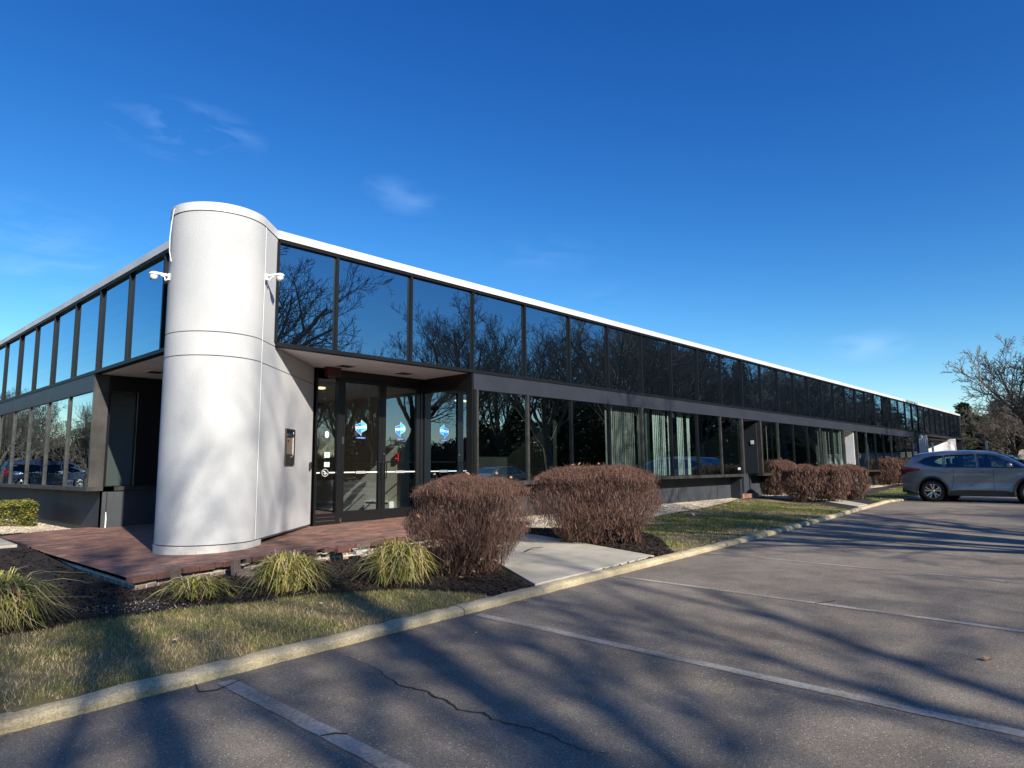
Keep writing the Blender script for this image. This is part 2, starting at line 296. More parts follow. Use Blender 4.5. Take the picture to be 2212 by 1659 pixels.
M['grass'] = island_mat("grass_blades", ((.11, .115, .03), (.21, .19, .055), (.40, .31, .13), (.58, .45, .23), (.75, .61, .38)), .7, .25)
M['lawng'] = island_mat("greener_grass_blades", ((.06, .115, .018), (.10, .175, .028), (.21, .25, .055), (.40, .34, .14)), .7, .25)
M['stone'] = island_mat("gravel_stones", ((.30, .24, .17), (.46, .38, .28), (.58, .50, .38), (.38, .33, .28)), .8)
M['chip'] = island_mat("bark_chips", ((.016, .011, .009), (.030, .020, .015), (.050, .034, .025), (.022, .016, .013)), .9)
M['chipl'] = island_mat("pale_chips", ((.30, .26, .21), (.52, .48, .42), (.20, .15, .10)), .8)
M['mulch'] = mat("mulch", (.012, .009, .0075), .95, col2=(.040, .029, .023), scale=35, detail=5, bump=1, bscale=60, bdist=.03)
M['lawn'] = mat("lawn_soil", (.11, .105, .04), .95, col2=(.26, .205, .11), scale=1.1, detail=9, bump=.6, bscale=70)
M['gravel'] = mat("gravel_ground", (.22, .18, .13), .9, col2=(.42, .36, .27), scale=28, detail=3, bump=1, bscale=30, bdist=.03)
M['brick'] = brick_mat("brick_pavers")
M['brickside'] = brick_mat("brick_wall", side=True, cols=((.18, .12, .095), (.30, .235, .185)), mortar=(.55, .52, .45), msize=.012, bw=.21, rh=.075)
M['brick1'] = mat("loose_brick", (.085, .04, .032), .85, col2=(.14, .065, .05), scale=12, bump=.4, bscale=80)
M['brick2'] = mat("red_loose_brick", (.15, .055, .042), .85, col2=(.12, .06, .045), scale=12, bump=.4, bscale=80)
M['brick3'] = mat("grey_brown_brick", (.11, .078, .066), .85, col2=(.17, .125, .105), scale=12, bump=.4, bscale=80)
M['mortar'] = mat("old_mortar", (.42, .40, .35), .95, col2=(.55, .52, .46), scale=20, bump=.8, bscale=50)
M['darkwood'] = mat('dark_twig', (.025, .018, .014), .9)
M['rubber'] = mat("rubber", (.012, .012, .013), .75)
M['plastic'] = mat("black_trim", (.012, .013, .015), .5)
M['alloy'] = mat("alloy_wheel", (.45, .45, .45), .25, metal=1)
M['light_on'] = None
m, t, b = newmat("warm_lamp"); b.inputs["Emission Color"].default_value = (1, .80, .42, 1); b.inputs["Emission Strength"].default_value = 1.6; b.inputs["Base Color"].default_value = (.8, .7, .4, 1); M['lamp'] = m
def paintcar(name, c, metal=.55):
    dark = sum(c) < .2
    m, t, b = newmat(name); b.inputs["Base Color"].default_value = c4(c); b.inputs["Metallic"].default_value = metal; b.inputs["Roughness"].default_value = .33; b.inputs["Coat Weight"].default_value = .15 if dark else .9; b.inputs["Coat Roughness"].default_value = .04; b.inputs["Specular IOR Level"].default_value = .2 if dark else .5
    return m

# ------------------------------------------------------------------ ground
def sm(a, b, x): t = max(0, min(1, (x-a)/(b-a))); return t*t*(3-2*t)
CURB = [(-30, 1.9), (-8, 3.66), (.87, 4.29), (2.34, 4.40), (4.34, 4.54), (5.96, 4.67), (10.1, 4.96), (12.6, 5.13), (17.4, 5.55), (22.2, 6.02), (26.2, 6.38), (27.3, 6.25), (29.5, 6.25), (60, 6.9), (130, 8)]
def curb_y(x):
    for (a, b), (c, d) in zip(CURB, CURB[1:]):
        if x <= c: return b+(d-b)*(x-a)/(c-a)
    return CURB[-1][1]
CH = .068
def gz(x, y):
    z = CH-.012
    z -= .035*sm(5.4, 6.6, y)*(1-sm(5, 8.5, x))*(1-sm(9, 12, y))
    z += .125*sm(8, 10.2, y)*sm(7.5, 11, x)
    z += .10*sm(9.5, 13, y)*(1-sm(3, 4.5, x))
    z += .06*sm(16, 24, x)*sm(7, 10, y)*0
    return z
def structure(name, mb, m, **k): return mb.build(name, m, kind='structure', **k)
# asphalt, one sheet to the horizon (a hole is not needed: the planted island rises above it)
structure('parking_lot', MB().face([(-400, -400, 0), (500, -400, 0), (500, 500, 0), (-400, 500, 0)]), M['asphalt'])
# planted ground behind the kerb: height field
def patch(name, inside, x0, x1, y0, y1, st, m, dz=0.0, jit=0.0):
    mb = MB(); idx = {}
    nx = int((x1-x0)/st); ny = int((y1-y0)/st)
    def vid(i, j):
        if (i, j) not in idx:
            x = x0+i*st; y = y0+j*st; r = random.Random(i*7919+j)
            yy = max(y, curb_y(x)+.10) if y < curb_y(x)+.10+st else y
            idx[(i, j)] = len(mb.v); mb.v.append((x+r.uniform(-jit, jit), yy+r.uniform(-jit, jit)*(yy == y), gz(x, yy)+dz+(r.uniform(-1, 1)*jit*.2)))
        return idx[(i, j)]
    for i in range(nx):
        for j in range(ny):
            x = x0+(i+.5)*st; y = y0+(j+.5)*st
            if y > curb_y(x)+.10-st*.5 and inside(x, y):
                mb.f.append((vid(i, j), vid(i+1, j), vid(i+1, j+1), vid(i, j+1))); mb.m.append(0)
    return structure(name, mb, m, smooth=True)
def inpoly(P):
    def f(x, y):
        c = False; n = len(P)
        for i in range(n):
            (a, b), (d, e) = P[i], P[i-1]
            if (b > y) != (e > y) and x < (d-a)*(y-b)/(e-b)+a: c = not c
        return c
    return f
# soil reaching the building everywhere
patch('planting_bed', lambda x, y: True, -12, 4.6, 3.4, 16.5, .25, M['mulch'])
patch('planting_soil', lambda x, y: True, 4.6, 62, 4.4, 10.6, .25, M['mulch'])
patch('side_lawn', lambda x, y: x < 3.6, -30, 3.6, 16.5, 60, 1.5, M['lawn'])
def wob(x, s=1.0): return .07*math.sin(x*3.1*s+.4)+.05*math.sin(x*7.3*s)
def lawn1(x, y):
    top = 6.76+wob(x)
    if x > 1.2: top -= (x-1.2)*.18
    if x > 3.3: top -= (x-3.3)**2*.55
    if x < -.5: top += .0
    return y < top and x < 4.75
LAWN1 = lawn1
patch('lawn', lawn1, -12, 4.8, 3.4, 7.2, .12, M['lawn'], .012, .03)
L2 = [(8.7, 4.9), (9.6, 5.55), (10.6, 6.3), (11.7, 7.6), (13.0, 8.25), (15.2, 8.75), (17.3, 8.95), (20, 9.4), (21.9, 9.9), (22.9, 9.2), (22.3, 7.5), (20.6, 6.2), (20.2, 5.4)]
lawn2 = inpoly(L2)
patch('lawn_strip', lawn2, 8.6, 23, 4.9, 10, .15, M['lawn'], .012, .03)
L3 = [(24.8, 6.0), (26.0, 7.0), (29.4, 8.1), (42, 9.4), (60, 9.4), (60, 6), (30, 6.0)]
lawn3 = inpoly(L3)
patch('lawn_far', lawn3, 24.5, 60, 6, 9.6, .3, M['lawn'], .012, .04)
G2 = [(10.2, 8.9), (11.7, 8.1), (13.0, 8.3), (15.2, 8.8), (17.3, 9.0), (20, 9.45), (22.0, 9.95), (22.4, 10.4), (10.2, 10.4)]
gravel2 = inpoly(G2)
patch('gravel_strip', gravel2, 10, 22.6, 8, 10.45, .1, M['gravel'], .02, .02)
G3 = [(2.9, 15.4), (3.4, 15.55), (4.45, 15.7), (4.45, 22), (3.4, 22), (3.0, 18)]
gravel3 = inpoly(G3)
patch('gravel_patch', gravel3, 2.8, 4.6, 15.3, 22, .1, M['gravel'], .02, .02)
G4 = [(23.9, 8.6), (26, 8.9), (33, 9.4), (47, 10), (47, 10.4), (23.9, 10.4)]
gravel4 = inpoly(G4)
patch('gravel_far', gravel4, 23.8, 47, 8.5, 10.45, .25, M['gravel'], .02, .03)

# kerb, in cast lengths
def curb_run(name, xs):
    mb = MB(); n = 0; prof = [(0, -.04), (-.004, .035), (.02, .058), (.055, CH), (.12, CH+.002), (.145, CH-.008), (.15, -.04)]
    for x in xs:
        y = curb_y(x); y2 = curb_y(x+.05); nx, ny = -(y2-y), .05; l = math.hypot(nx, ny); nx /= l; ny /= l
        r = random.Random(int(x*1000)); e = r.uniform(-.006, .006)
        for o, z in prof: mb.v.append((x+nx*o, y+ny*o+e*(o < .05), z+e*.7))
    k = len(prof)
    for i in range(len(xs)-1):
        for j in range(k-1): mb.f.append((i*k+j, (i+1)*k+j, (i+1)*k+j+1, i*k+j+1)); mb.m.append(0)
    mb.f.append(tuple(range(k))); mb.m.append(0); mb.f.append(tuple((len(xs)-1)*k+j for j in reversed(range(k)))); mb.m.append(0)
    return fixn(structure(name, mb, M['curb'], smooth=False))
cuts = [-20, -14, -8.2, -5.1, -2.0, 1.0-.9, 4.27, 8.9, 12.0, 15.1, 18.2, 21.3, 24.4, 27.2, 30, 45, 60]
for a, b in zip(cuts, cuts[1:]):
    n = max(3, int((b-a)/.12)) if b < 13 else max(3, int((b-a)/.4)); curb_run('curb', [a+.012+(b-a-.02)*i/n for i in range(n+1)])
# painted bay lines
def line(x, y0, y1, w0=.1, ang=0):
    mb = MB(); n = 40; pts = []
    for i in range(n+1):
        y = y0+(y1-y0)*i/n; xx = x+(y-y0)*ang; r = random.Random(i*31+int(x*100)); pts.append((xx-w0/2+r.uniform(-.005, .005), xx+w0/2+r.uniform(-.005, .005), y))
    for (a, b, y), (c, d, y2) in zip(pts, pts[1:]): mb.face([(c, y2, .004), (d, y2, .004), (b, y, .004), (a, y, .004)])
    structure('parking_line', mb, M['paint'])
line(2.0, 4.28, -.9, .105, .03); line(4.36, 4.46, -.9, .10, .045); line(6.93, 4.66, -1.0, .085, .065); line(9.6, 4.84, 1.2, .06, .065); line(12.42, 5.05, 2.2, .06, .06); line(17.8, 5.5, 2.5, .07, .06)
# crack
ck = [(2.81, 4.18), (2.8, 3.91), (2.73, 3.65), (2.66, 3.38), (2.69, 3.2), (2.66, 2.98), (2.61, 2.79), (2.68, 2.69), (2.63, 2.58), (2.67, 2.38), (2.66, 2.17), (2.64, 2.0), (2.70, 1.85)]
mb = MB(); pts = []
for (a, b), (c, d) in zip(ck, ck[1:]):
    for i in range(6):
        t_ = i/6; pts.append((a+(c-a)*t_+random.uniform(-.012, .012), b+(d-b)*t_+random.uniform(-.006, .006)))
nn = len(pts)
wd = [.6*(.002+.006*math.sin(math.pi*min(1, i/nn*1.1))+random.uniform(0, .004)*(i > 15)) for i in range(nn)]
for i in range(nn-1): mb.face([(pts[i][0]-wd[i], pts[i][1], .005), (pts[i+1][0]-wd[i+1], pts[i+1][1], .005), (pts[i+1][0]+wd[i+1], pts[i+1][1], .005), (pts[i][0]+wd[i], pts[i][1], .005)])
structure('asphalt_crack', mb, M['crack'])

# concrete walks
def walk(name, P, dz=.02, th=.1):
    mb = MB(); mb.prism(P, lambda x, y: gz(x, y)-th, lambda x, y: gz(x, y)+dz); return structure(name, mb, M['conc'], bevel=.008)
walk('sidewalk', [(5.55, 4.80), (8.35, 5.03), (9.55, 8.18), (9.55, 8.6), (8.0, 8.6)])
walk('side_walk', [(-8, 12.5), (2.62, 12.8), (2.70, 14.6), (-8, 15.6)], .04)
walk('far_walk', [(21.7, 6.15), (23.1, 6.27), (25.9, 8.0), (25.0, 8.6)])

# ------------------------------------------------------------------ brick paving
def bz(x, y): return .18+.024*(x-3.8)
BP = [(2.68, 8.03), (3.3, 8.27), (4.2, 8.40), (6.0, 8.36), (9.42, 8.25), (9.42, 11.7), (9.3, 15), (6.2, 15.18), (4.44, 15.18), (4.36, 15.62), (3.4, 15.5), (2.74, 15.1), (2.70, 11)]
mb = MB(); mb.face([(x, y, bz(x, y)) for x, y in BP]); structure('brick_paving', mb, M['brick'])
mb = MB(); P2 = [(x+(.06 if x < 2.8 else 0), y+(.06 if y < 9 else 0)) for x, y in BP]; P2[4] = (9.36, 8.31)
n = len(P2); mb.v += [(x, y, -.06) for x, y in P2]+[(x, y, bz(x, y)-.058) for x, y in P2]
for i in range(n): j = (i+1) % n; mb.f.append((i, j, n+j, n+i)); mb.m.append(0)
structure('brick_paving_wall', mb, M['brickside'])
# edge course of single bricks laid flat, some missing or shifted
def edge_bricks():
    mb = MB(); E = [(2.68, 15.0), (2.70, 11), (2.68, 8.03), (3.3, 8.27), (4.2, 8.40), (6.0, 8.36), (9.42, 8.25)]
    for (a, b), (c, d) in zip(E, E[1:]):
        L_ = math.hypot(c-a, d-b); ux, uy = (c-a)/L_, (d-b)/L_; nx, ny = -uy, ux; t_ = 0
        front = (b < 8.5 and d < 8.5)
        if not front: continue
        while t_ < L_-.05:
            w_ = .205 if random.random() < .6 else .105; w_ = min(w_, L_-t_)
            x = a+ux*(t_+w_/2); y = b+uy*(t_+w_/2); out = random.uniform(-.02, .01); z = bz(x, y)+random.uniform(-.006, .006)
            hole = front and ((3.52 < x < 3.60) or (3.95 < x < 4.12) or (4.45 < x < 4.75) or (5.15 < x < 5.3))
            if not hole:
                rz = math.atan2(uy, ux)+random.uniform(-.03, .03); mb.obox((x+nx*(.05+out), y+ny*(.05+out), z-.027), (w_-.008, .11, .058), Matrix.Rotation(rz, 3, 'Z'), random.choice([0, 0, 1, 2]))
            t_ += w_
    return structure('brick_edging', mb, [M['brick1'], M['brick2'], M['brick3']], bevel=.004)
edge_bricks()
mb = MB()                                   # bare mortar bed where edging has broken off
for x0, x1 in ((3.5, 3.62), (3.93, 4.14), (4.43, 4.78), (5.13, 5.32), (5.6, 5.9)):
    x = x0
    while x < x1:
        w_ = random.uniform(.03, .07); mb.obox((x, 8.385+random.uniform(-.012, .02), bz(x, 8)-.062+random.uniform(-.008, .004)), (w_, random.uniform(.04, .08), .014), Matrix.Rotation(random.uniform(0, 3), 3, 'Z')); x += w_*.8
structure('mortar_bed', mb, M['mortar'], bevel=.004)
def loose(label, loc, rot, m, size=(.2, .095, .058)):
    mb = MB(); mb.obox((0, 0, 0), size, Matrix.Identity(3)); o = mb.build('brick', m, bevel=.005, label=label, cat='brick', group='loose bricks along the broken paving edge')
    o.location = loc; o.rotation_euler = rot; return o
loose('grey-brown brick stood on end left of the smallest grass clump', (3.10, 7.93, .11), (R(78), R(80), R(25)), M['brick3'], (.21, .1, .06))
loose('grey-brown brick stood on end behind the smallest grass clump', (3.88, 8.15, .125), (R(80), R(84), R(15)), M['brick3'], (.21, .11, .06))
loose('dark brick lying flat in the soil beside the upright brick', (4.12, 8.1, .06), (R(8), R(-12), R(25)), M['brick1'])
loose('pale brown brick tilted on the soil right of the smallest grass clump', (3.92, 7.98, .055), (R(35), R(8), R(-25)), M['brick3'])
loose('bright red brick pushed out of the edging left of the lime crusted brick', (5.42, 8.22, .19), (0, 0, R(4)), M['brick2'])
loose('lime crusted grey brick sitting low in the broken edging', (5.72, 8.20, .135), (0, 0, R(-3)), M['mortar'])
loose('brick with a pale top lying alone in mulch by the rightmost grass clump', (5.62, 7.86, .075), (R(4), 0, R(14)), M['brick1'])

# ------------------------------------------------------------------ the office building
YF, XL, ZT = 9.85, 4.17, 5.12
ZB0, ZB1, ZS = 2.90, 3.24, 1.02      # band bottom/top, sill top
B = empty('office_building', (XL, YF, 0), label='long low office building of dark mirror glass with a rounded white corner tower', cat='office building')
def P(name, mb, m, par=None, **k):
    o = mb.build(name, m, **k); o.parent = par or B
    if (par or B) is B: o.matrix_parent_inverse = Matrix.Translation((-XL, -YF, 0))
    return o
XE = 62.3; YE = 46.0
SW0, SW1 = (4.77, 9.46), (6.88, 11.42)                  # straight side of the tower towards the doors
# corner tower: half round nose with straight sides running back into the building
cx, cy, cr = 4.30, 9.97, .68
def tower_poly(r, back=2.75):
    d = Vector((.733, .680)); nrm = Vector((d.y, -d.x)); a0 = math.atan2(nrm.y, nrm.x); pts = []
    for i in range(41):
        a = a0 - math.pi*i/40; pts.append((cx+r*math.cos(a), cy+r*math.sin(a)))
    L_ = Vector(pts[-1])+d*back; R_ = Vector(pts[0])+d*back
    return list(reversed([tuple(R_)]+pts+[tuple(L_)]))
def shell(r, z0, z1, m, name, par=None, back=2.75, **k):
    mb = MB(); po = tower_poly(r, back); n = len(po)
    for z in (z0, z1): mb.v += [(x, y, z) for x, y in po]
    mb.f.append(tuple(n+i for i in range(n))); mb.m.append(0); mb.f.append(tuple(reversed(range(n)))); mb.m.append(0)
    for i in range(n): j = (i+1) % n; mb.f.append((i, j, n+j, n+i)); mb.m.append(0)
    o = P(name, mb, m, par, **k)
    fixn(o); me = o.data; me.polygons.foreach_set('use_smooth', [True]*len(me.polygons)); me.set_sharp_from_angle(angle=R(30)); return o
tw = shell(cr, .30, 2.892, M['stucco'], 'corner_tower')
shell(cr, 2.905, 3.232, M['stucco'], 'tower_ring', tw)
shell(cr, 3.245, 4.985, M['stucco'], 'tower_ring', tw, back=.9)
shell(cr-.02, .29, 4.99, M['seam'], 'tower_joint', tw, back=.85)
shell(cr-.02, .27, 3.2, M['seam'], 'tower_joint', tw, back=2.70)
shell(cr+.012, 4.997, ZT, M['fascia'], 'tower_cap', tw, back=.62)
shell(cr+.01, .10, .285, M['footing'], 'tower_footing', tw, back=.25)
# vertical control joint where the round nose meets the straight wall
mb = MB(); mb.box((-.006, -.003, .31), (.006, .004, 4.98)); o = P('tower_joint', mb, mat("pale_joint", (.72, .74, .76), .6), tw); o.location = (4.775, 9.463, 0); o.rotation_euler = (0, 0, R(43))

fas = MB(); fas.box((5.15, YF-.05, 4.99), (XE, YF+.35, ZT)); P('roof_edge', fas, M['fascia'])
fas = MB(); fas.box((XL-.05, 10.5, 4.99), (XL+.35, YE, ZT)); P('roof_edge', fas, M['fascia'])
mb = MB(); mb.box((XL+.35, YF+.35, 4.9), (XE-.2, YE-.2, 5.02)); P('flat_roof', mb, M['indark'])
mb = MB(); mb.box((XE-.02, YF+.0, .9), (XE+.12, YE, ZT-.02)); P('end_wall', mb, M['panel'])
mb = MB(); mb.box((XL+.1, YE-.1, .1), (XE, YE, ZT-.02)); P('rear_wall', mb, M['panel'])
# sill, head and band on the long side
def longbox(name, x0, x1, y0, y1, z0, z1, m, **k): mb = MB(); mb.box((x0, y0, z0), (x1, y1, z1)); return P(name, mb, m, **k)
longbox('head_frame', 5.19, XE, YF-.03, YF+.1, 4.94, 4.988, M['mull'])
longbox('rail', 5.19, XE, YF-.035, YF+.1, ZB1, 3.305, M['mull'])
x = 9.53
bands = [(9.53, 16.02), (16.03, 22.4), (22.41, 28.8), (28.81, 35.2), (35.21, 41.6), (41.61, 48.6)]
for a, b_ in bands: longbox('band_panel', a, b_, YF-.02, YF+.12, ZB0, ZB1-.002, M['panel'])
longbox('band_panel', 48.61, XE, YF-.02, YF+.1, 3.12, ZB1-.002, M['panel'])
# upper windows: a pane with its mullion
ups = [5.18, 6.28]+[6.28+1.625*i for i in range(1, 35)]; ups = [u for u in ups if u < XE-.3]+[XE]
for i in range(len(ups)-1):
    a, b_ = ups[i], ups[i+1]; r = random.Random(i)
    mb = MB(); t0 = r.uniform(-.006, .006); t1 = r.uniform(-.004, .004)
    mb.face([(a+.024, YF+.03+t0, 3.30), (b_-.024, YF+.03-t0, 3.30), (b_-.024, YF+.03-t0+t1, 4.945), (a+.024, YF+.03+t0+t1, 4.945)])
    p = P('window', mb, M['glass_up'])
    mb = MB(); mb.box((a-.026, YF-.02, 3.30), (a+.026, YF+.06, 4.945)); P('mullion', mb, M['mull'], p)
    if i % 4 == 1: pass
low = [(9.64, 22.30, 8, 0), (23.95, 33.30, 6, 0), (35.35, 47.85, 8, 0)]
for x0, x1, n, _ in low:
    st = (x1-x0)/n
    longbox('sill', x0-.12, x1+.14, YF-.045, YF+.55, ZS-.085, ZS, M['mull_l'])
    longbox('base_wall', x0-.1, x1+.70 if x0 < 20 else x1+.05, YF+.45, YF+.70, -.1, ZS-.09, M['basewall'])
    for i in range(n):
        a = x0+i*st; b_ = a+st; mb = MB(); r = random.Random(i+int(x0)); t0 = r.uniform(-.002, .002)
        mb.face([(a+.025, YF+.02+t0, ZS), (b_-.025, YF+.02-t0, ZS), (b_-.025, YF+.02-t0, ZB0), (a+.025, YF+.02+t0, ZB0)])
        p = P('window', mb, M['glass_low'])
        mb = MB(); mb.box((a-.03, YF-.02, ZS), (a+.03, YF+.07, ZB0)); P('mullion', mb, M['mull_l'] if (i == 0 or i % 3 == 1) else M['mull'], p)
    longbox('corner_post', x1-.02, x1+.09, YF-.03, YF+.10, ZS, ZB0, M['mull_l'])
    longbox('corner_post', x0-.12, x0-.035, YF-.03, YF+.10, ZS if x0 > 20 else .24, ZB0, M['mull_l'] if x0 > 20 else M['mull'])
# joints in the base wall
for xx in (12.3, 15.6, 18.6, 21.2): longbox('panel_joint', xx, xx+.012, YF+.444, YF+.452, .1, ZS-.1, M['seal'])
# recessed side doors between the window runs
def recess(x0, x1, wm, depth=1.75, zs=ZB0):
    longbox('recess_wall', x1, x1+.16, YF+.11, YF+depth, ZS if x1 < 30 else .2, zs+.02, wm)
    if x1 < 30: longbox('recess_base', x1-.35, x1+.2, YF+.5, YF+depth, .2, ZS-.002, M['basewall'])
    longbox('recess_wall', x0-.2, x0-.04, YF+.11, YF+depth, .2, zs+.02, wm)
    longbox('recess_back', x0-.04, x1, YF+depth, YF+depth+.12, .2, zs, M['black'])
    longbox('recess_ceiling', x0-.1, x1+.1, YF+.12, YF+depth, zs, zs+.1, M['soffit'])
    d = MB(); d.box((x0+.15, YF+depth-.03, .35), (x1-.2, YF+depth-.006, 2.5)); P('door', d, M['glass_door'])
    s_ = MB(); s_.box((x0-.1, YF+.2, -.05), (x1+.15, YF+depth, .32)); P('door_step', s_, M['brick'])
recess(22.42, 23.78, M['panel']); recess(33.42, 35.18, M['soffit'])
# far entrance with white rounded pier and angled wall
mb = MB(); po = []
for i in range(17): a = math.pi+math.pi*i/16; po.append((49.15+.98*math.cos(a), 10.15+.55*math.sin(a)))
po += [(50.13, 12.5), (48.17, 12.5)]; mb.prism(po, .1, 3.10); o = P('entrance_pier', mb, M['fascia'])
mb = MB(); po = [(58.3, 9.7), (58.75, 9.65), (58.75, 14.5), (51.5, 14.5), (51.5, 14.2)]; mb.prism(po, .1, 3.10); P('angled_wall', mb, M['fascia'])
longbox('recess_ceiling', 48.1, 60.5, YF+.1, YF+5, 3.12, 3.22, M['soffit'])
longbox('far_wall', 58.76, XE, YF+1.2, YF+1.4, .1, 3.12, M['black'])
# entrance corner: soffits
mb = MB(); mb.prism([(5.05, YF+.1), (9.6, YF+.1), (9.6, 11.62), (7.1, 11.62)], ZB1-.0, ZB1+.08); P('soffit', mb, M['soffit'])
mb = MB(); mb.prism([(XL+.1, 10.7), (6.4, 12.7), (6.0, 15.3), (XL+.1, 15.3)], ZB1, ZB1+.08); P('soffit', mb, M['soffit'])
for x0, x1, y0, y1 in ((6.98, 7.30, 10.70, 10.96), (8.38, 8.72, 10.72, 11.0), (4.78, 5.05, 13.9, 14.25)):
    v = MB(); v.box((x0, y0, ZB1-.008), (x1, y1, ZB1+.001)); v2 = P('soffit_vent', v, M['black'])
    f = MB(); f.box((x0-.03, y0-.03, ZB1-.012), (x1+.03, y0, ZB1-.001)); f.box((x0-.03, y1, ZB1-.012), (x1+.03, y1+.03, ZB1-.001)); f.box((x0-.03, y0, ZB1-.012), (x0, y1, ZB1-.001)); f.box((x1, y0, ZB1-.012), (x1+.03, y1, ZB1-.001)); P('vent_frame', f, M['soffit'], v2)
# entrance doors, plane Y=11.4
YD = 11.40; FL = .27
fr = MB()
for a, b_ in ((6.845, 6.885), (7.325, 7.405), (9.40, 9.50)): fr.box((a, YD-.05, FL-.02), (b_, YD+.07, ZB1))
fr.box((7.405, YD-.05, 3.09), (9.40, YD+.07, ZB1)); fr.box((6.885, YD-.05, 3.17), (7.325, YD+.07, ZB1)); fr.box((6.885, YD-.045, FL-.02), (7.325, YD+.06, .47))
P('entrance_frame', fr, M['black'])
mb = MB(); mb.box((6.9, YD-.047, .33), (7.31, YD-.046+.002, .34)); mb.box((6.9, YD-.0495, .40), (7.31, YD-.047, .407)); P('frame_line', mb, M['steel'])
mb = MB(); mb.face([(6.885, YD, .47), (7.325, YD, .47), (7.325, YD, 3.17), (6.885, YD, 3.17)]); P('sidelight', mb, M['glass_door'])
mb = MB(); mb.box((7.41, YD-.10, FL-.03), (9.45, YD-.05, FL+.022)); P('threshold', mb, M['steel'])
def text(body, size, loc, rot, m, par, name='lettering', offset=0):
    cu = bpy.data.curves.new(name, 'FONT'); cu.body = body; cu.size = size; cu.align_x = 'CENTER'; cu.align_y = 'CENTER'; cu.extrude = .0005; cu.offset = offset
    tmp = bpy.data.objects.new(name, cu); COL.objects.link(tmp); bpy.context.view_layer.update(); dg = bpy.context.evaluated_depsgraph_get(); me = bpy.data.meshes.new_from_object(tmp.evaluated_get(dg)); bpy.data.objects.remove(tmp); me.name = name
    me.materials.clear(); me.materials.append(m); o = bpy.data.objects.new(name, me); COL.objects.link(o); o.parent = par; o.location = loc; o.rotation_euler = rot; return o
M['blue1'] = mat("sticker_blue", (.02, .20, .62), .5); M['blue2'] = mat("sticker_cyan", (.06, .47, .80), .5); M['blue3'] = mat("sticker_deep_blue", (.02, .05, .28), .5)
def door(x0, x1, hinge_left):
    d = empty('door', (x0, YD, FL), parent=B); d.matrix_parent_inverse = Matrix.Translation((-XL, -YF, 0))
    W = x1-x0; f = MB(); sl, sr = ((.09, .085) if hinge_left else (.085, .10)); hgt = 3.085-FL
    f.box((0, -.035, .03), (sl, .03, hgt)); f.box((W-sr, -.035, .03), (W, .03, hgt)); f.box((sl, -.035, hgt-.075), (W-sr, .03, hgt)); f.box((sl, -.035, .03), (W-sr, .03, .225))
    f.build('door_frame', M['black'], d)
    g = MB(); g.face([(sl, 0, .225), (W-sr, 0, .225), (W-sr, 0, hgt-.075), (sl, 0, hgt-.075)]); g.build('door_glass', M['glass_door'], d)
    pb = MB(); pb.box((sl, .035, 1.160), (W-sr, .075, 1.185)); pb.build('push_bar', M['black'], d)
    cxp = sl+(W-sl-sr)*.50
    s_ = MB(); z = .968
    s_.box((sl+.01, -.004, z-.010), (cxp-.13, -.0025, z+.012)); s_.build('safety_stripe', M['whitep'], d); s_ = MB(); s_.box((cxp+.13, -.004, z-.010), (W-sr-.01, -.0025, z+.012)); s_.build('safety_stripe', M['whitep'], d)
    lt = MB()
    for i in range(7): xx = cxp-.11+i*.034; lt.box((xx, -.004, z-.024), (xx+.007, -.0025, z+.024)); lt.box((xx+.007, -.004, z+(.018 if i % 2 else -.024)), (xx+.024, -.0025, z+(.024 if i % 2 else -.018))); lt.box((xx+.017, -.004, z-.024), (xx+.024, -.0025, z+.024))
    lt.build('etched_sign', M['whitep'], d)
    # sticker: two blue half lozenges with white POWER across
    st = MB(); zc = 1.855; h_ = .155; w_ = .128; cxs = cxp-.01
    st.face([(cxs-w_, -.005, zc-.055), (cxs, -.005, zc-h_), (cxs, -.005, zc+.10), (cxs-w_, -.005, zc+.055)], 0)
    st.face([(cxs, -.005, zc-.10), (cxs+w_, -.005, zc-.035), (cxs+w_, -.005, zc+.07), (cxs, -.005, zc+h_)], 1)
    so_ = st.build('sticker', [M['blue1'], M['blue2']], d)
    e = MB(); ol = [(-w_, -.055), (0, -h_), (0, -.10), (w_, -.035), (w_, .07), (0, h_), (0, .10), (-w_, .055)]
    for (a, b_), (c, d2) in zip(ol, ol[1:]+ol[:1]): e.tube([(cxs+a, -.0055, zc+b_), (cxs+c, -.0055, zc+d2)], .0028, 4)
    e.build('sticker_edge', M['whitep'], so_)
    tx = text('POWER', .078, (cxs, -.0075, zc+.002), (R(90), R(-8), 0), M['whitep'], so_, offset=.0028)
    u = MB(); u.box((cxs-.12, -.005, zc-.222), (cxs+.12, -.0035, zc-.186)); u.build('sticker', M['blue3'], d)
    text('POWER SERVICE', .022, (cxs, -.0065, zc-.204), (R(90), 0, 0), M['whitep'], d)
    # pull handle
    hx = W-.045 if hinge_left else .045; hd = MB(); pp = []
    z0_, z1_ = .845, 1.17; sgn = 1
    hp = [(hx, -.035, z0_), (hx, -.11, z0_), (hx, -.125, z0_+.02), (hx, -.125, z1_-.02), (hx, -.11, z1_), (hx, -.035, z1_)]
    hd.tube(hp, .010, 8); hd.build('handle', M['black'], d)
    if not hinge_left:
        lk = MB(); lk.lathe([(0, -.05), (.018, -.05), (.02, -.036), (.02, -.03)], (.045, 0, 1.33), 'Y', 16); lk.build('lock', M['steel'], d)
    if hinge_left:
        hg = MB(); hg.box((.02, -.055, 1.52), (.06, -.035, 1.66)); hg.build('hinge', M['steel'], d); hg = MB(); hg.box((.0, -.055, .02), (.04, -.035, .10)); hg.build('hinge', M['steel'], d)
    cl = MB(); cl.tube([(W*.2 if hinge_left else W*.8, .05, hgt-.05), (W*.55, .25, hgt-.055)], .012, 6); cl.build('door_closer', M['black'], d)
door(7.41, 8.40, True); door(8.405, 9.395, False)
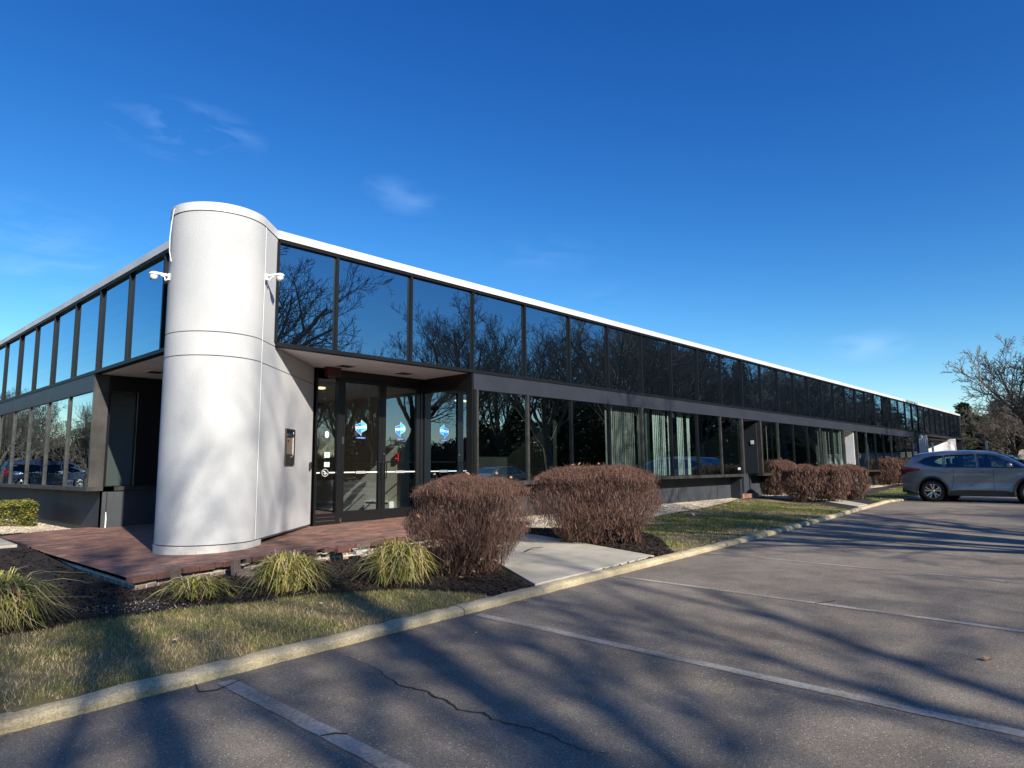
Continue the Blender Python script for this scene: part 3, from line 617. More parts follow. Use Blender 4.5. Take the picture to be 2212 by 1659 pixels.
# sidelight stickers
def plate(name, x, z, w_, h_, m, y=YD-.004, round_=False):
    mb = MB()
    if round_: mb.face([(x+w_/2*math.cos(a)*(1), y, z+h_/2*math.sin(a)) for a in [2*math.pi*i/28 for i in range(28)]])
    else: mb.face([(x-w_/2, y, z-h_/2), (x+w_/2, y, z-h_/2), (x+w_/2, y, z+h_/2), (x-w_/2, y, z+h_/2)])
    return P(name, mb, m)
M['mint'] = mat("pale_sticker", (.60, .78, .72), .5); M['ink'] = mat("sticker_ink", (.03, .10, .09), .6)
for zc, hh in ((1.578, .105), (1.394, .092)):
    p = plate('sticker', 7.135, zc, .115, hh, M['mint'])
    mb = MB(); y = YD-.0055; mb.face([(7.115, y, zc-.02), (7.125, y, zc-.02), (7.137, y, zc+.012), (7.149, y, zc-.02), (7.159, y, zc-.02), (7.141, y, zc+.028), (7.133, y, zc+.028)]); mb.face([(7.095, y, zc+.036), (7.178, y, zc+.036), (7.178, y, zc+.042), (7.095, y, zc+.042)]); mb.face([(7.11, y, zc-.038), (7.163, y, zc-.038), (7.163, y, zc-.034), (7.11, y, zc-.034)]); P('sticker_print', mb, M['ink'], p)
# street number oval reading 1
mb = MB(); mb.face([(7.12+.042*math.cos(a), YD-.004, 1.968+.042*math.sin(a)+(.022 if math.sin(a) > 0 else -.022)) for a in [2*math.pi*i/32 for i in range(32)]]); p = P('number_sticker', mb, M['whitep'])
mb = MB(); mb.face([(7.102, YD-.0055, 1.985), (7.12, YD-.0055, 2.018), (7.138, YD-.0055, 1.985), (7.130, YD-.0055, 1.985), (7.12, YD-.0055, 2.004), (7.110, YD-.0055, 1.985)]); mb.face([(7.105, YD-.0055, 1.93), (7.135, YD-.0055, 1.93), (7.135, YD-.0055, 1.938), (7.105, YD-.0055, 1.938)]); P('number_print', mb, M['seal'], p)
mb = MB(); ring = [(7.10+.068*math.cos(a), YD-.005, 1.236+.068*math.sin(a)) for a in [2*math.pi*i/28 for i in range(29)]]; mb.tube(ring, .004, 4, cap=False); p = P('plus_symbol', mb, M['whitep'])
mb = MB()
def blob(x, z, rx, rz, rr=0):
    mb.face([(x+rx*math.cos(a)*math.cos(rr)-rz*math.sin(a)*math.sin(rr), YD-.0055, z+rx*math.cos(a)*math.sin(rr)+rz*math.sin(a)*math.cos(rr)) for a in [2*math.pi*i/16 for i in range(16)]])
blob(7.10, 1.222, .010, .034); blob(7.106, 1.228, .036, .011); blob(7.083, 1.262, .024, .010, R(-25)); P('plus_print', mb, M['whitep'], p)
mb = MB(); mb.box((6.90, YD-.006, 1.226), (6.985, YD-.0045, 1.248)); P('safety_stripe', mb, M['whitep']); mb = MB(); mb.box((7.19, YD-.006, 1.228), (7.315, YD-.0045, 1.250)); P('safety_stripe', mb, M['whitep'])
# alarm box under the soffit
mb = MB(); mb.box((6.93, YD-.30, 3.06), (7.22, YD-.16, 3.24)); p = P('alarm_box', mb, M['darkred'], bevel=.01)
mb = MB()
for k in range(4): mb.box((6.99, YD-.306, 3.10+.03*k), (7.20, YD-.299, 3.112+.03*k))
P('alarm_grille', mb, mat('dark_maroon', (.04, .01, .01), .5), p)
# mirror-like glass return wall X=9.5
mb = MB(); mb.face([(9.5, 10.0, .55), (9.5, 11.31, .55), (9.5, 11.31, 2.92), (9.5, 10.0, 2.92)]); P('side_glass', mb, glass("return_glass", .09, (.55, .72, .90), (.015, .018, .02), wave=.0003, wscale=(1, 1, 3)))
fr = MB(); fr.box((9.48, 9.835, .22), (9.535, 10.0, ZB1-.004)); fr.box((9.48, 10.0, 2.92), (9.56, 11.348, ZB1-.004)); fr.box((9.48, 10.0, .22), (9.56, 11.348, .55)); fr.box((9.48, 11.31, .55), (9.56, 11.348, 2.92)); P('return_frame', fr, M['black'])
# interior of the vestibule and the rooms
def wallbox(name, a, b_, m): mb = MB(); mb.box(a, b_); return P(name, mb, m)
wallbox('vestibule_wall', (9.49, 12.15, FL), (9.75, 15.6, 3.0), M['inwall'])
wallbox('darkened_partition', (9.78, 12.15, FL), (13.0, 12.3, 3.0), M['indark'])
wallbox('darkened_partition', (9.755, 12.14, FL), (9.78, 15.6, 3.0), M['indark'])  # thin dark liner added to cover the sunlit face of the vestibule wall
wallbox('vestibule_wall', (6.2, 15.6, FL), (9.75, 15.75, 3.0), M['inwall'])
wallbox('vestibule_wall', (6.6, 12.4, FL), (6.75, 15.6, 3.0), M['indark'])
wallbox('inside_floor', (6.9, YD+.07, .1), (12.9, 15.6, FL), M['carpet'])
wallbox('inside_ceiling', (6.6, YD+.06, 3.0), (13.0, 15.6, 3.05), M['soffit'])
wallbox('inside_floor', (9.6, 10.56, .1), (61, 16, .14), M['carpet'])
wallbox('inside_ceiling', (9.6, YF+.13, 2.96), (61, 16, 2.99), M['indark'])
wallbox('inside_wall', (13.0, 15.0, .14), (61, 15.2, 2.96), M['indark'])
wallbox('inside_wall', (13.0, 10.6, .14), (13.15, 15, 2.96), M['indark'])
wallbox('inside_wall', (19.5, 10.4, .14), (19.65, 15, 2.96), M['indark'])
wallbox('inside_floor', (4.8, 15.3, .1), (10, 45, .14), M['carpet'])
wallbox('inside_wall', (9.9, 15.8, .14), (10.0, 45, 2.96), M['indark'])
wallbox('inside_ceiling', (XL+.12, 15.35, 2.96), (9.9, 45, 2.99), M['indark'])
wallbox('ceiling_light', (6.95, 12.3, 2.965), (7.62, 12.42, 2.998), M['lamp'])
# heater and fire alarm pull station inside the vestibule
t = empty('baseboard_heater', (9.40, 12.86, FL), label='white baseboard heater on the vestibule wall seen through the right door', cat='heater')
mb = MB(); mb.box((-.03, -.48, .05), (.09, .48, .30)); mb.build('heater_case', M['white'], t, bevel=.006); mb = MB(); mb.box((-.034, -.42, .245), (-.029, .42, .275)); mb.build('heater_slot', M['seal'], t)
t = empty('fire_alarm', (9.49, 12.20, 1.55), label='red fire alarm pull box on the inside wall behind the right door', cat='fire alarm')
mb = MB(); mb.box((-.05, -.02, -.09), (.0, .11, .09)); mb.build('alarm_body', M['red'], t, bevel=.008); mb = MB(); mb.box((-.056, .01, -.03), (-.049, .08, -.015)); mb.build('alarm_lever', M['white'], t)
# left side of the building
def leftbox(name, y0, y1, x0, x1, z0, z1, m): mb = MB(); mb.box((x0, y0, z0), (x1, y1, z1)); return P(name, mb, m)
leftbox('head_frame', 10.6, YE, XL-.03, XL+.1, 4.94, 4.988, M['mull']); leftbox('rail', 10.6, YE, XL-.035, XL+.1, ZB1, 3.305, M['mull'])
ym = [10.1, 11.77]+[11.77+1.668*i for i in range(1, 22)]; ym = [y for y in ym if y < YE]
for i in range(len(ym)-1):
    a, b_ = ym[i], ym[i+1]; r = random.Random(i+50); t0 = r.uniform(-.004, .004); a2 = max(a, 10.35)
    mb = MB(); mb.face([(XL+.03+t0, b_-.024, 3.30), (XL+.03-t0, a2+.024, 3.30), (XL+.03-t0, a2+.024, 4.945), (XL+.03+t0, b_-.024, 4.945)]); p = P('window', mb, M['glass_left'])
    mb = MB(); mb.box((XL-.02, b_-.026, 3.30), (XL+.06, b_+.026, 4.945)); P('mullion', mb, M['mull'], p)
for a, b_ in ((15.15, 18.44), (18.45, 21.76), (21.77, 25.08), (25.09, 31.7), (31.71, 38.4), (38.41, YE)): leftbox('band_panel', a, b_-.01, XL-.02, XL+.12, 2.90, ZB1-.002, M['panel'])
for i in range(12):
    a = 15.16+1.66*i; b_ = a+1.66; mb = MB(); a2 = a+(.02 if i else .0)
    mb.face([(XL+.02, b_-.02, 1.0), (XL+.02, a2, 1.0), (XL+.02, a2, 2.90), (XL+.02, b_-.02, 2.90)]); p = P('window', mb, M['glass_lowl'])
    mb = MB(); mb.box((XL-.018, b_-.022, 1.0), (XL+.05, b_+.022, 2.90)); P('mullion', mb, M['mull_l'], p)
leftbox('sill', 15.10, 36, XL-.045, XL+.45, .92, 1.0, M['mull_l'])
leftbox('base_wall', 15.17, 36, XL+.26, XL+.45, -.1, .918, M['basewall'])
mb = MB(); mb.box((XL-.01, 15.12, 1.0), (XL+.25, 15.2, ZB1-.004)); P('corner_post', mb, mat("brushed_post", (.055, .053, .050), .32, metal=.3, col2=(.10, .096, .09), scale=2))
longbox('recess_base', XL+.26, 5.95, 15.14, 15.3, .1, .918, M['basewall'])
longbox('recess_sill', XL+.25, 5.95, 15.1, 15.2, .92, 1.0, M['mull_l'])
mb = MB(); mb.face([(4.47, 15.16, 1.0), (4.98, 15.16, 1.0), (4.98, 15.16, 2.92), (4.47, 15.16, 2.92)]); P('recess_glass', mb, M['glass_door'])
mb = MB(); mb.box((XL+.25, 15.13, 1.0), (4.47, 15.2, 3.238)); mb.box((4.98, 15.13, 1.0), (5.9, 15.2, 3.238)); mb.box((4.47, 15.13, 2.92), (4.98, 15.2, 3.238)); P('recess_frame', mb, M['black'])
wallbox('recess_back', (5.9, 12.2, .1), (5.96, 15.13, 3.238), M['black'])
wallbox('lit_partition', (4.45, 15.9, 1.0), (5.6, 15.96, 2.95), mat("grey_partition", (.10, .12, .115), .9))
mb = MB(); mb.box((4.50, 15.125, .18), (4.515, 15.139, .92)); P('panel_joint', mb, M['seal'])
mb = MB(); mb.tube([(4.505, 15.11, .19), (4.507, 15.108, .36), (4.50, 15.11, .50)], [.012, .014, .007], 7); P('caulk_strip', mb, M['whitep'])
# vertical blinds
M['blind_shaded'] = mat('blind_vinyl_shaded', (.36, .35, .34), .7)  # darker copy of the blind vinyl, shade put into its colour
def blinds(xs, label, w0=.10, ang=(75, 90), bm='blind'):
    t = empty('vertical_blinds', (xs[0], YF+.22, ZB0), label=label, cat='blinds', group='vertical blinds inside the ground floor windows')
    hd = MB(); hd.box((0, -.02, -.02), (xs[-1]-xs[0]+.1, .02, 0)); hd.build('head_rail', M['white'], t)
    mb = MB()
    for i, x in enumerate(xs):
        r = random.Random(i*13+int(x*10)); a = R(r.uniform(*ang)); lx, ly = w0*math.sin(a)/2, w0*math.cos(a)/2; x_ = x-xs[0]+.05
        mb.face([(x_-lx, -ly, -1.86), (x_+lx, ly, -1.86), (x_+lx, ly, -.02), (x_-lx, -ly, -.02)])
    mb.build('slats', M[bm], t, kind='stuff')
def rng(a, b_, s): return [a+s*i for i in range(int((b_-a)/s)+1)]
blinds(rng(14.5, 15.9, .088), 'closed pale green vertical blinds filling the fourth ground floor window', ang=(70, 88), bm='blind_shaded')
blinds(rng(16.08, 16.62, .05), 'bunched vertical blinds turned edge on at the left of the fifth ground floor window', ang=(5, 20))
blinds(rng(16.85, 17.5, .105), 'half open pale green vertical blinds at the right of the fifth ground floor window', ang=(72, 88))
blinds(rng(17.68, 17.86, .09), 'narrow strip of pale blinds at the left of the sixth ground floor window', ang=(75, 88))
blinds(rng(18.25, 18.55, .1), 'pale green blind strips in the middle of the sixth ground floor window', ang=(75, 88))
blinds(rng(18.85, 19.0, .09), 'last thin pale blind strips at the right of the sixth ground floor window', ang=(75, 88))
blinds(rng(23.95, 25.4, .16), 'brownish half closed blinds in the first window after the dark side door', ang=(30, 88), bm='blind_shaded')
blinds(rng(30.3, 33.2, .1), 'closed blinds in the two windows before the pale side door recess', ang=(60, 88), bm='blind_shaded')
# items on the tower wall
WU = Vector((SW1[0]-5.0, SW1[1]-9.68, 0)).normalized(); WN = Vector((WU.y, -WU.x, 0)); W0 = Vector((5.0, 9.68, 0))+WN*.004; WL = math.hypot(6.87-5.0, 11.4-9.68)
def onw(u, z, off=0): return W0+WU*(u*WL)+WN*off+Vector((0, 0, z))
wr = Matrix((WU, -WN, Vector((0, 0, 1)))).transposed()      # local x along wall, y into wall, z up
def wallthing(name, u, z, **k):
    o = empty(name, (0, 0, 0), **k); o.matrix_world = Matrix.Translation(onw(u, z)) @ wr.to_4x4(); return o
t = wallthing('drop_box', .435, 1.68, label='narrow recessed metal drop box set in the white wall left of the doors', cat='drop box')
mb = MB()
for a, b_ in (((-.225, -.015, -.30), (-.205, .02, .30)), ((.205, -.015, -.30), (.225, .02, .30)), ((-.205, -.015, .28), (.205, .02, .30)), ((-.205, -.015, -.30), (.205, .02, -.28))): mb.box(a, b_)
mb.build('box_frame', M['bronze'], t); mb = MB(); mb.box((-.205, -.002, -.28), (.205, .015, .28)); mb.build('back_plate', M['tan'], t)
mb = MB(); mb.box((-.195, -.008, -.275), (.19, -.001, -.12)); pl = mb.build('lower_door', mat('dull_grey_steel', (.09, .088, .085), .4, metal=.6), t); mb = MB(); mb.lathe([(0, -.03), (.03, -.028), (.03, -.008)], (.1, 0, -.17), 'Y', 16); mb.build('knob', M['steel'], pl)
mb = MB(); mb.box((-.2, -.03, .18), (.13, -.003, .215)); mb.build('slot_flap', M['steel'], t); mb = MB(); mb.box((-.2, -.006, .215), (.2, -.002, .275)); mb.build('slot', M['seal'], t); mb = MB(); mb.box((.14, -.012, -.2), (.155, -.003, .26)); mb.build('guide_rail', M['white'], t)
mb = MB(); mb.face([(-.13, -.0035, .11), (-.08, -.0035, .07), (-.03, -.0035, .11)]); mb.build('warning_sticker', M['seal'], t)
t = wallthing('card_reader', .893, 1.37, label='small black card reader on the white wall beside the door frame', cat='card reader')
mb = MB(); mb.box((-.045, -.03, -.07), (.045, 0, .07)); mb.build('reader_body', M['plastic'], t, bevel=.012); mb = MB(); mb.box((-.03, -.033, -.06), (.03, -.029, -.035)); mb.build('reader_lens', M['steel'], t)
# dome cameras on brackets
def dome_cam(loc, rz, label):
    t = empty('security_camera', loc, rz, sc=.64, label=label, cat='security camera', group='white dome cameras on the corner tower')
    # local: x = outwards from wall
    mb = MB(); mb.box((0, -.065, -.09), (.045, .065, .07)); mb.build('mounting_plate', M['white'], t, bevel=.015)
    mb = MB(); mb.tube([(.04, 0, .025), (.14, 0, .045), (.26, 0, .055), (.33, 0, .045)], [.04, .028, .035, .055], 10); mb.build('arm', M['white'], t, smooth=True)
    mb = MB(); mb.lathe([(0, .085), (.06, .08), (.095, .055), (.10, .03), (.097, .015), (.085, .01), (0, .01)], (.33, 0, 0), 'Z', 24); mb.build('camera_cap', M['white'], t, smooth=True)
    mb = MB(); mb.lathe([(.078, .012), (.080, -.02), (.070, -.06), (.045, -.095), (0, -.105)], (.33, 0, 0), 'Z', 24); d = mb.build('camera_dome', M['white'], t, smooth=True)
    mb = MB(); mb.lathe([(0, 0), (.022, .002), (.026, .02)], (.33+.05, -.02, -.075), 'X', 12); mb.build('lens', M['black'], d)
    mb = MB(); mb.tube([(.05, 0, -.03), (.07, 0, -.085), (.10, 0, -.09), (.115, 0, -.01), (.2, 0, .02)], .014, 8); mb.build('conduit', M['white'], t, smooth=True)
dome_cam((4.80, 9.47, 4.21), R(-47), 'white dome camera on the right of the corner tower beside the first mirrored window')
dome_cam((3.625, 10.02, 4.08), R(158), 'white dome camera on the left of the corner tower in front of the left windows')
mb = MB(); mb.tube([(3.66, 9.88, 5.10), (3.595, 9.93, 5.06), (3.59, 9.98, 4.9), (3.582, 10.0, 4.65), (3.587, 10.0, 4.45), (3.61, 9.98, 4.30)], .007, 6)
mb.build('cable', M['white'], label='thin white cable hanging down the left edge of the corner tower', cat='cable')
# door number on the dark side-door wall and sticker on glass
t = empty('number_plate', (23.10, YF+.06, 2.10), label='small white door number plate reading 1 on the dark recess wall', cat='number plate')
mb = MB(); mb.box((-.06, -.01, -.065), (.06, 0, .065)); mb.build('plate', M['whitep'], t, bevel=.02); text('1', .11, (0, -.012, 0), (R(90), 0, 0), M['seal'], t, 'number')
t.matrix_world = Matrix.Translation((23.765, 10.12, 2.13)) @ Matrix.Rotation(R(-90), 4, 'Z')
plate('sticker', 22.0, 1.2, .22, .08, mat('faded_sticker', (.35, .36, .36), .5), y=YF+.012)

# ------------------------------------------------------------------ shrubs, grass
def fastmesh(name, v, f, m, parent=None, **k):
    mb = MB(); mb.v = v; mb.f = f; mb.m = []; me = bpy.data.meshes.new(name); me.from_pydata(v, [], f); me.update()
    for mm in (m if isinstance(m, (list, tuple)) else [m]): me.materials.append(mm)
    o = bpy.data.objects.new(name, me); COL.objects.link(o)
    if parent: o.parent = parent
    return tag(o, **k)
def ribbon(v, f, pts, w, side):
    n = len(v)
    for i, p in enumerate(pts):
        ww = w*(1-.85*(i/(len(pts)-1))**2)
        v.append((p[0]-side[0]*ww, p[1]-side[1]*ww, p[2]-side[2]*ww)); v.append((p[0]+side[0]*ww, p[1]+side[1]*ww, p[2]+side[2]*ww))
    for i in range(len(pts)-1): f.append((n+2*i, n+2*i+1, n+2*i+3, n+2*i+2))
from mathutils import noise as noise3
def bush(name, loc, rx, ry, h, ntw, nst, label, base=.35, seed=1, leaves=14, rz=0, group='bare clipped shrubs along the building', bases=((0, 0),), w=.0032, flat=.62, p=2.5, dome=.17):
    r = random.Random(seed); t = empty(name, loc, rz, label=label, cat='shrub', group=group)
    def prof(q):     # radius factor against height fraction q
        lo = base+(1-base)*min(1, q/.62)**.8
        return lo*(1-max(0, (q-flat)/(1-flat))**2*.30) if q > flat else lo
    def lump(a, z): return 1+.05*math.sin(3*a+seed)+.04*math.sin(7*a+z*6+seed)+.03*math.sin(11*a-z*9)
    def topz(x, y): u = min(1, math.sqrt((x/rx)**2+(y/ry)**2)); return h*(1-dome*u**2.2)+.03*h*math.sin(x*5+seed)*math.cos(y*6)+.012*math.sin(x*23+seed)*math.sin(y*19)
    def shell_pt(a, q): k = prof(q)*lump(a, q); ca, sa = math.cos(a), math.sin(a); s_ = (abs(ca)**p+abs(sa)**p)**(-1/p); return rx*k*ca*s_, ry*k*sa*s_
    v = []; f = []
    def seg(pts, w0):
        d = Vector(pts[-1])-Vector(pts[0]); side = d.cross(Vector((r.uniform(-1, 1), r.uniform(-1, 1), r.uniform(-1, 1))))
        if side.length < 1e-6: return
        ribbon(v, f, pts, w0, side.normalized())
    for i in range(nst):             # stems
        bxy = r.choice(bases); a = r.uniform(0, 6.283); q = r.uniform(.35, 1); ex, ey = shell_pt(a, q); s_ = r.uniform(.3, .95) if q < .85 else r.uniform(.05, .9)
        b0 = (bxy[0]+r.gauss(0, .055), bxy[1]+r.gauss(0, .055), 0); e = (ex*s_, ey*s_, q*h)
        pts = []
        for k in range(6): u = k/5; pts.append((b0[0]+(e[0]-b0[0])*u**1.25+r.gauss(0, .008), b0[1]+(e[1]-b0[1])*u**1.25+r.gauss(0, .008), e[2]*u))
        seg(pts, r.uniform(.004, .010)); seg(pts, r.uniform(.004, .009))
    for i in range(ntw):
        a = r.uniform(0, 6.283); 
        if r.random() < .42: q = .86; s_ = math.sqrt(r.random())*1.0; ex, ey = shell_pt(a, q); z = topz(ex*s_, ey*s_)*(1-abs(r.gauss(0, .028))+(.05 if r.random() < .02 else 0))
        else:
            q = r.uniform(.02, .98)**.62; s_ = 1-abs(r.gauss(0, .17)); ex, ey = shell_pt(a, min(q, .995)); z = q*topz(ex*s_, ey*s_)
        P0 = Vector((ex*s_, ey*s_, z))
        if noise3.noise(P0*3.2+Vector((seed, 0, 0)))+.5*noise3.noise(P0*9) < -.26 and r.random() < .6: continue      # thin patches
        d = Vector((ex*.45, ey*.45, h*.95)).normalized()*.85+Vector((r.uniform(-1, 1), r.uniform(-1, 1), r.uniform(-.5, 1)))*.60; d.normalize(); L_ = r.uniform(.03, .11)*(w/.003)**.6
        mid = P0-d*L_*.5+Vector((r.uniform(-1, 1), r.uniform(-1, 1), r.uniform(-1, 1)))*.008
        seg([tuple(P0-d*L_), tuple(mid), tuple(P0+Vector((0, 0, r.uniform(0, .015))))], r.uniform(.6, 1.25)*w)
    fastmesh('branches', v, f, M['twig'], t)
    v = []; f = []                    # young red shoots over the top
    for i in range(int(ntw*.11)):
        a = r.uniform(0, 6.283); s_ = math.sqrt(r.random())*.98; ex, ey = shell_pt(a, .86); z = topz(ex*s_, ey*s_)-abs(r.gauss(0, .05))
        seg([(ex*s_, ey*s_, z-.03), (ex*s_+r.gauss(0, .012), ey*s_+r.gauss(0, .012), z-.005+r.uniform(.0, .012)), (ex*s_+r.gauss(0, .03), ey*s_+r.gauss(0, .03), z+r.uniform(.0, .028))], r.uniform(.7, 1.2)*w)
    fastmesh('shoots', v, f, M['twigtop'], t)
    v = []; f = []
    for i in range(leaves):
        a = r.uniform(0, 6.283); q = r.choice([1.01, .3, .15, .05, r.random()]); s_ = r.uniform(.2, 1.0); ex, ey = shell_pt(a, min(q, .99)); c = Vector((ex*s_, ey*s_, q*h+.01)); n = len(v)
        u = Vector((r.uniform(-1, 1), r.uniform(-1, 1), r.uniform(-1, 1))).normalized(); k = u.orthogonal().normalized(); s1, s2 = r.uniform(.02, .035), r.uniform(.01, .018)
        for aa, bb in ((-1, 0), (-.3, -1), (.5, -.8), (1, 0), (.4, .9), (-.4, .9)): v.append(tuple(c+u*s1*aa+k*s2*bb))
        f.append(tuple(n+j for j in range(6)))
    fastmesh('dead_leaves', v, f, M['deadleaf'], t)
    return t
bush('bare_shrub', (5.72, 5.98, gz(5.7, 5.9)), .80, .74, 1.17, 36000, 520, 'large bare reddish brown shrub in front of the entrance doors, nearest the camera', seed=3, base=.34, rz=R(15), leaves=30, w=.0023, bases=((0, 0), (.25, -.1), (-.2, .1)))
bush('bare_shrub', (9.25, 6.62, gz(9, 6.7)), 1.14, .86, 1.28, 36000, 520, 'widest bare brown shrub beyond the concrete path, in front of the ground floor windows', seed=5, base=.36, rz=R(-35), leaves=26, bases=((.5, -.25), (-.45, .1), (.05, 0)), w=.0028)
for i, (x, y, rx, ry, h, lb) in enumerate([
    (25.3, 9.9, .72, .7, 1.36, 'dark bare shrub at the left end of the hedge row, below the dark side door'),
    (23.6, 8.40, .66, .70, 1.27, 'second bare shrub of the hedge row with pale gravel showing at its foot'),
    (24.15, 7.65, .70, .64, 1.26, 'third bare shrub of the hedge row, at the lawn beside the far concrete path'),
    (26.2, 7.65, .74, .70, 1.24, 'rounded bare shrub on the car side of the far concrete path'),
    (40.5, 9.9, 1.9, .9, 1.52, 'far bare hedge shrub below the windows left of the parked car'),
    (44.6, 10.0, 2.2, .9, 1.50, 'farthest bare hedge shrub, half hidden behind the rear of the parked car')]):
    bush('bare_shrub', (x, y, gz(x, y)), rx, ry, h, 11000 if i < 4 else 8000, 170, lb, seed=11+i, base=.45 if i < 4 else .6, w=.0065 if i < 4 else .011, leaves=8)

def grass_clump(loc, rad, hgt, n, label, seed, lean=(0, 0), tint=None):
    r = random.Random(seed); t = empty('grass_clump', loc, label=label, cat='ornamental grass', group='liriope clumps along the brick paving'); v = []; f = []
    for i in range(n):
        a = r.uniform(0, 6.283); b = r.random()**.6*rad*.38; L_ = r.uniform(.75, 1.1); e = Vector((math.cos(a), math.sin(a), 0)); o = Vector((math.cos(a)*b+r.gauss(0, .02), math.sin(a)*b+r.gauss(0, .02), 0))
        up = hgt*r.uniform(.55, 1.08)*(1-.25*b/(rad*.38)); out = rad*r.uniform(.2, 1.12)*(1.25 if r.random() < .06 else 1); a2 = r.gauss(0, .75); e2 = Vector((math.cos(a+a2), math.sin(a+a2), 0)); pts = []
        drop = r.uniform(.2, 1.25)*(1.6 if r.random() < .25 else 1)
        for k in range(7):
            u = k/6; q = e*(1-u)+e2*u*(1+.3*math.sin(i)); z = up*(math.sin(min(1, u*1.5)*1.5708))-up*drop*max(0, u-.45)**1.5*1.9
            pts.append(o+q*out*(u**1.3)*L_+Vector((lean[0], lean[1], 0))*u*.12+Vector((r.gauss(0, .004), r.gauss(0, .004), max(z, .008+.02*r.random()))))
        side = Vector((-e2.y, e2.x, r.uniform(-.5, .5))).normalized(); ribbon(v, f, [tuple(p) for p in pts], r.uniform(.0042, .0085), side)
    fastmesh('blades', v, f, M['blade'], t); return t
grass_clump((1.30, 7.15, gz(1.4, 7)), .50, .50, 1000, 'leftmost and largest green and tan grass clump at the left edge of the photo', 1, (.1, -.4))
grass_clump((3.0, 7.15, gz(3, 7.1)), .33, .25, 430, 'smallest and lowest grass clump, against the broken brick edge', 2, (0, -.4))
grass_clump((3.80, 6.80, gz(3.8, 6.8)), .44, .45, 780, 'rounded grass clump in the middle of the bed, below the white tower', 3, (.3, -.2))
grass_clump((4.86, 6.28, gz(4.9, 6.2)), .42, .53, 820, 'brightest yellow green grass clump, close to the first bare shrub', 4, (-.1, -.5))
# clipped evergreen at the left edge
def boxwood(loc, rx, ry, h, n, label):
    r = random.Random(9); t = empty('evergreen_shrub', loc, label=label, cat='shrub'); v = []; f = []
    for i in range(n):
        a = r.uniform(0, 6.283); 
        if r.random() < .45: q = r.uniform(.9, 1.06); s_ = math.sqrt(r.random())
        else: q = r.random(); s_ = r.uniform(.78, 1.03)
        ca, sa = math.cos(a), math.sin(a); s4 = (ca**4+sa**4)**-.25; c = Vector((rx*ca*s4*s_, ry*sa*s4*s_, q*h+.03*math.sin(a*5)*q)); u = Vector((r.uniform(-1, 1), r.uniform(-1, 1), r.uniform(-1, 1))).normalized(); k = u.orthogonal().normalized(); L_ = r.uniform(.018, .034); n0 = len(v)
        for aa, bb in ((-1, 0), (0, -.5), (1, 0), (0, .5)): v.append(tuple(c+u*L_*aa+k*L_*bb))
        f.append((n0, n0+1, n0+2, n0+3))
    fastmesh('foliage', v, f, M['leaf'], t)
    v = []; f = []
    for i in range(60): a = r.uniform(0, 6.28); s_ = r.random(); ribbon(v, f, [(0, 0, 0), (rx*.4*math.cos(a)*s_, ry*.4*math.sin(a)*s_, h*.5), (rx*.8*math.cos(a)*s_, ry*.8*math.sin(a)*s_, h*.9)], .006, (math.sin(a), -math.cos(a), 0))
    fastmesh('stems', v, f, M['twig'], t)
boxwood((3.25, 18.6, gz(3.2, 18.6)-.02), .78, .95, .50, 9000, 'low clipped evergreen shrub with yellow green leaves at the left edge under the windows')

def scatter(name, fn, n, xr, yr, m, kind, seed, label=None, cat=None, zoff=.012):
    r = random.Random(seed); v = []; f = []; c = 0; tries = 0
    while c < n and tries < n*12:
        tries += 1; x = r.uniform(*xr); y = r.uniform(*yr)
        if not fn(x, y) or y < curb_y(x)+.13: continue
        z = gz(x, y)+zoff; kind(r, v, f, x, y, z); c += 1
    return fastmesh(name, v, f, m, kind='stuff')
def k_blade(h0, h1, w):
    def k(r, v, f, x, y, z):
        a = r.uniform(0, 6.283); h = r.uniform(h0, h1); l = r.uniform(.3, 1.7)*h; n = len(v); sx, sy = -math.sin(a)*w, math.cos(a)*w
        v.extend([(x-sx, y-sy, z), (x+sx, y+sy, z), (x+math.cos(a)*l, y+math.sin(a)*l, z+h)]); f.append((n, n+1, n+2))
    return k
def k_stone(s0, s1, fl=.6):
    def k(r, v, f, x, y, z):
        s = r.uniform(s0, s1); a = r.uniform(0, 6.28); n = len(v); e = r.uniform(.55, 1)
        P_ = [(-1, -e, 0), (1, -e*.8, 0), (1.1, e, 0), (-.9, e*.9, 0), (-.6, -e*.5, 1), (.6, -e*.55, .9), (.55, e*.5, 1), (-.5, e*.55, .85)]
        for px, py, pz in P_: px += r.uniform(-.2, .2); py += r.uniform(-.2, .2); v.append((x+(px*math.cos(a)-py*math.sin(a))*s, y+(px*math.sin(a)+py*math.cos(a))*s, z-.004+pz*s*fl))
        for q in ((4, 5, 6, 7), (0, 1, 5, 4), (1, 2, 6, 5), (2, 3, 7, 6), (3, 0, 4, 7)): f.append(tuple(n+i for i in q))
    return k
def k_chip(s0, s1):
    def k(r, v, f, x, y, z):
        L_ = r.uniform(s0, s1); w_ = L_*r.uniform(.18, .45); u = Vector((r.uniform(-1, 1), r.uniform(-1, 1), r.uniform(-.45, .45))).normalized(); s_ = u.cross(Vector((r.uniform(-.4, .4), r.uniform(-.4, .4), 1))).normalized(); c = Vector((x, y, z+r.uniform(0, .012))); n = len(v)
        for a, b_ in ((-1, -1), (1, -.8), (1, .8), (-1, 1)): v.append(tuple(c+u*L_*a+s_*w_*b_))
        f.append((n, n+1, n+2, n+3))
    return k
def dens(fn, thr, sc_, seed=0):
    from mathutils import noise
    return lambda x, y: fn(x, y) and noise.noise(Vector((x*sc_+seed, y*sc_, seed))) > thr
scatter('grass', lawn1, 52000, (-1.5, 4.75), (4.0, 6.9), M['grass'], k_blade(.012, .04, .0022), 1)
scatter('green_grass', dens(lawn1, .04, 1.3, 3), 14000, (-1.5, 4.75), (4.0, 6.9), M['lawng'], k_blade(.014, .045, .0024), 2)
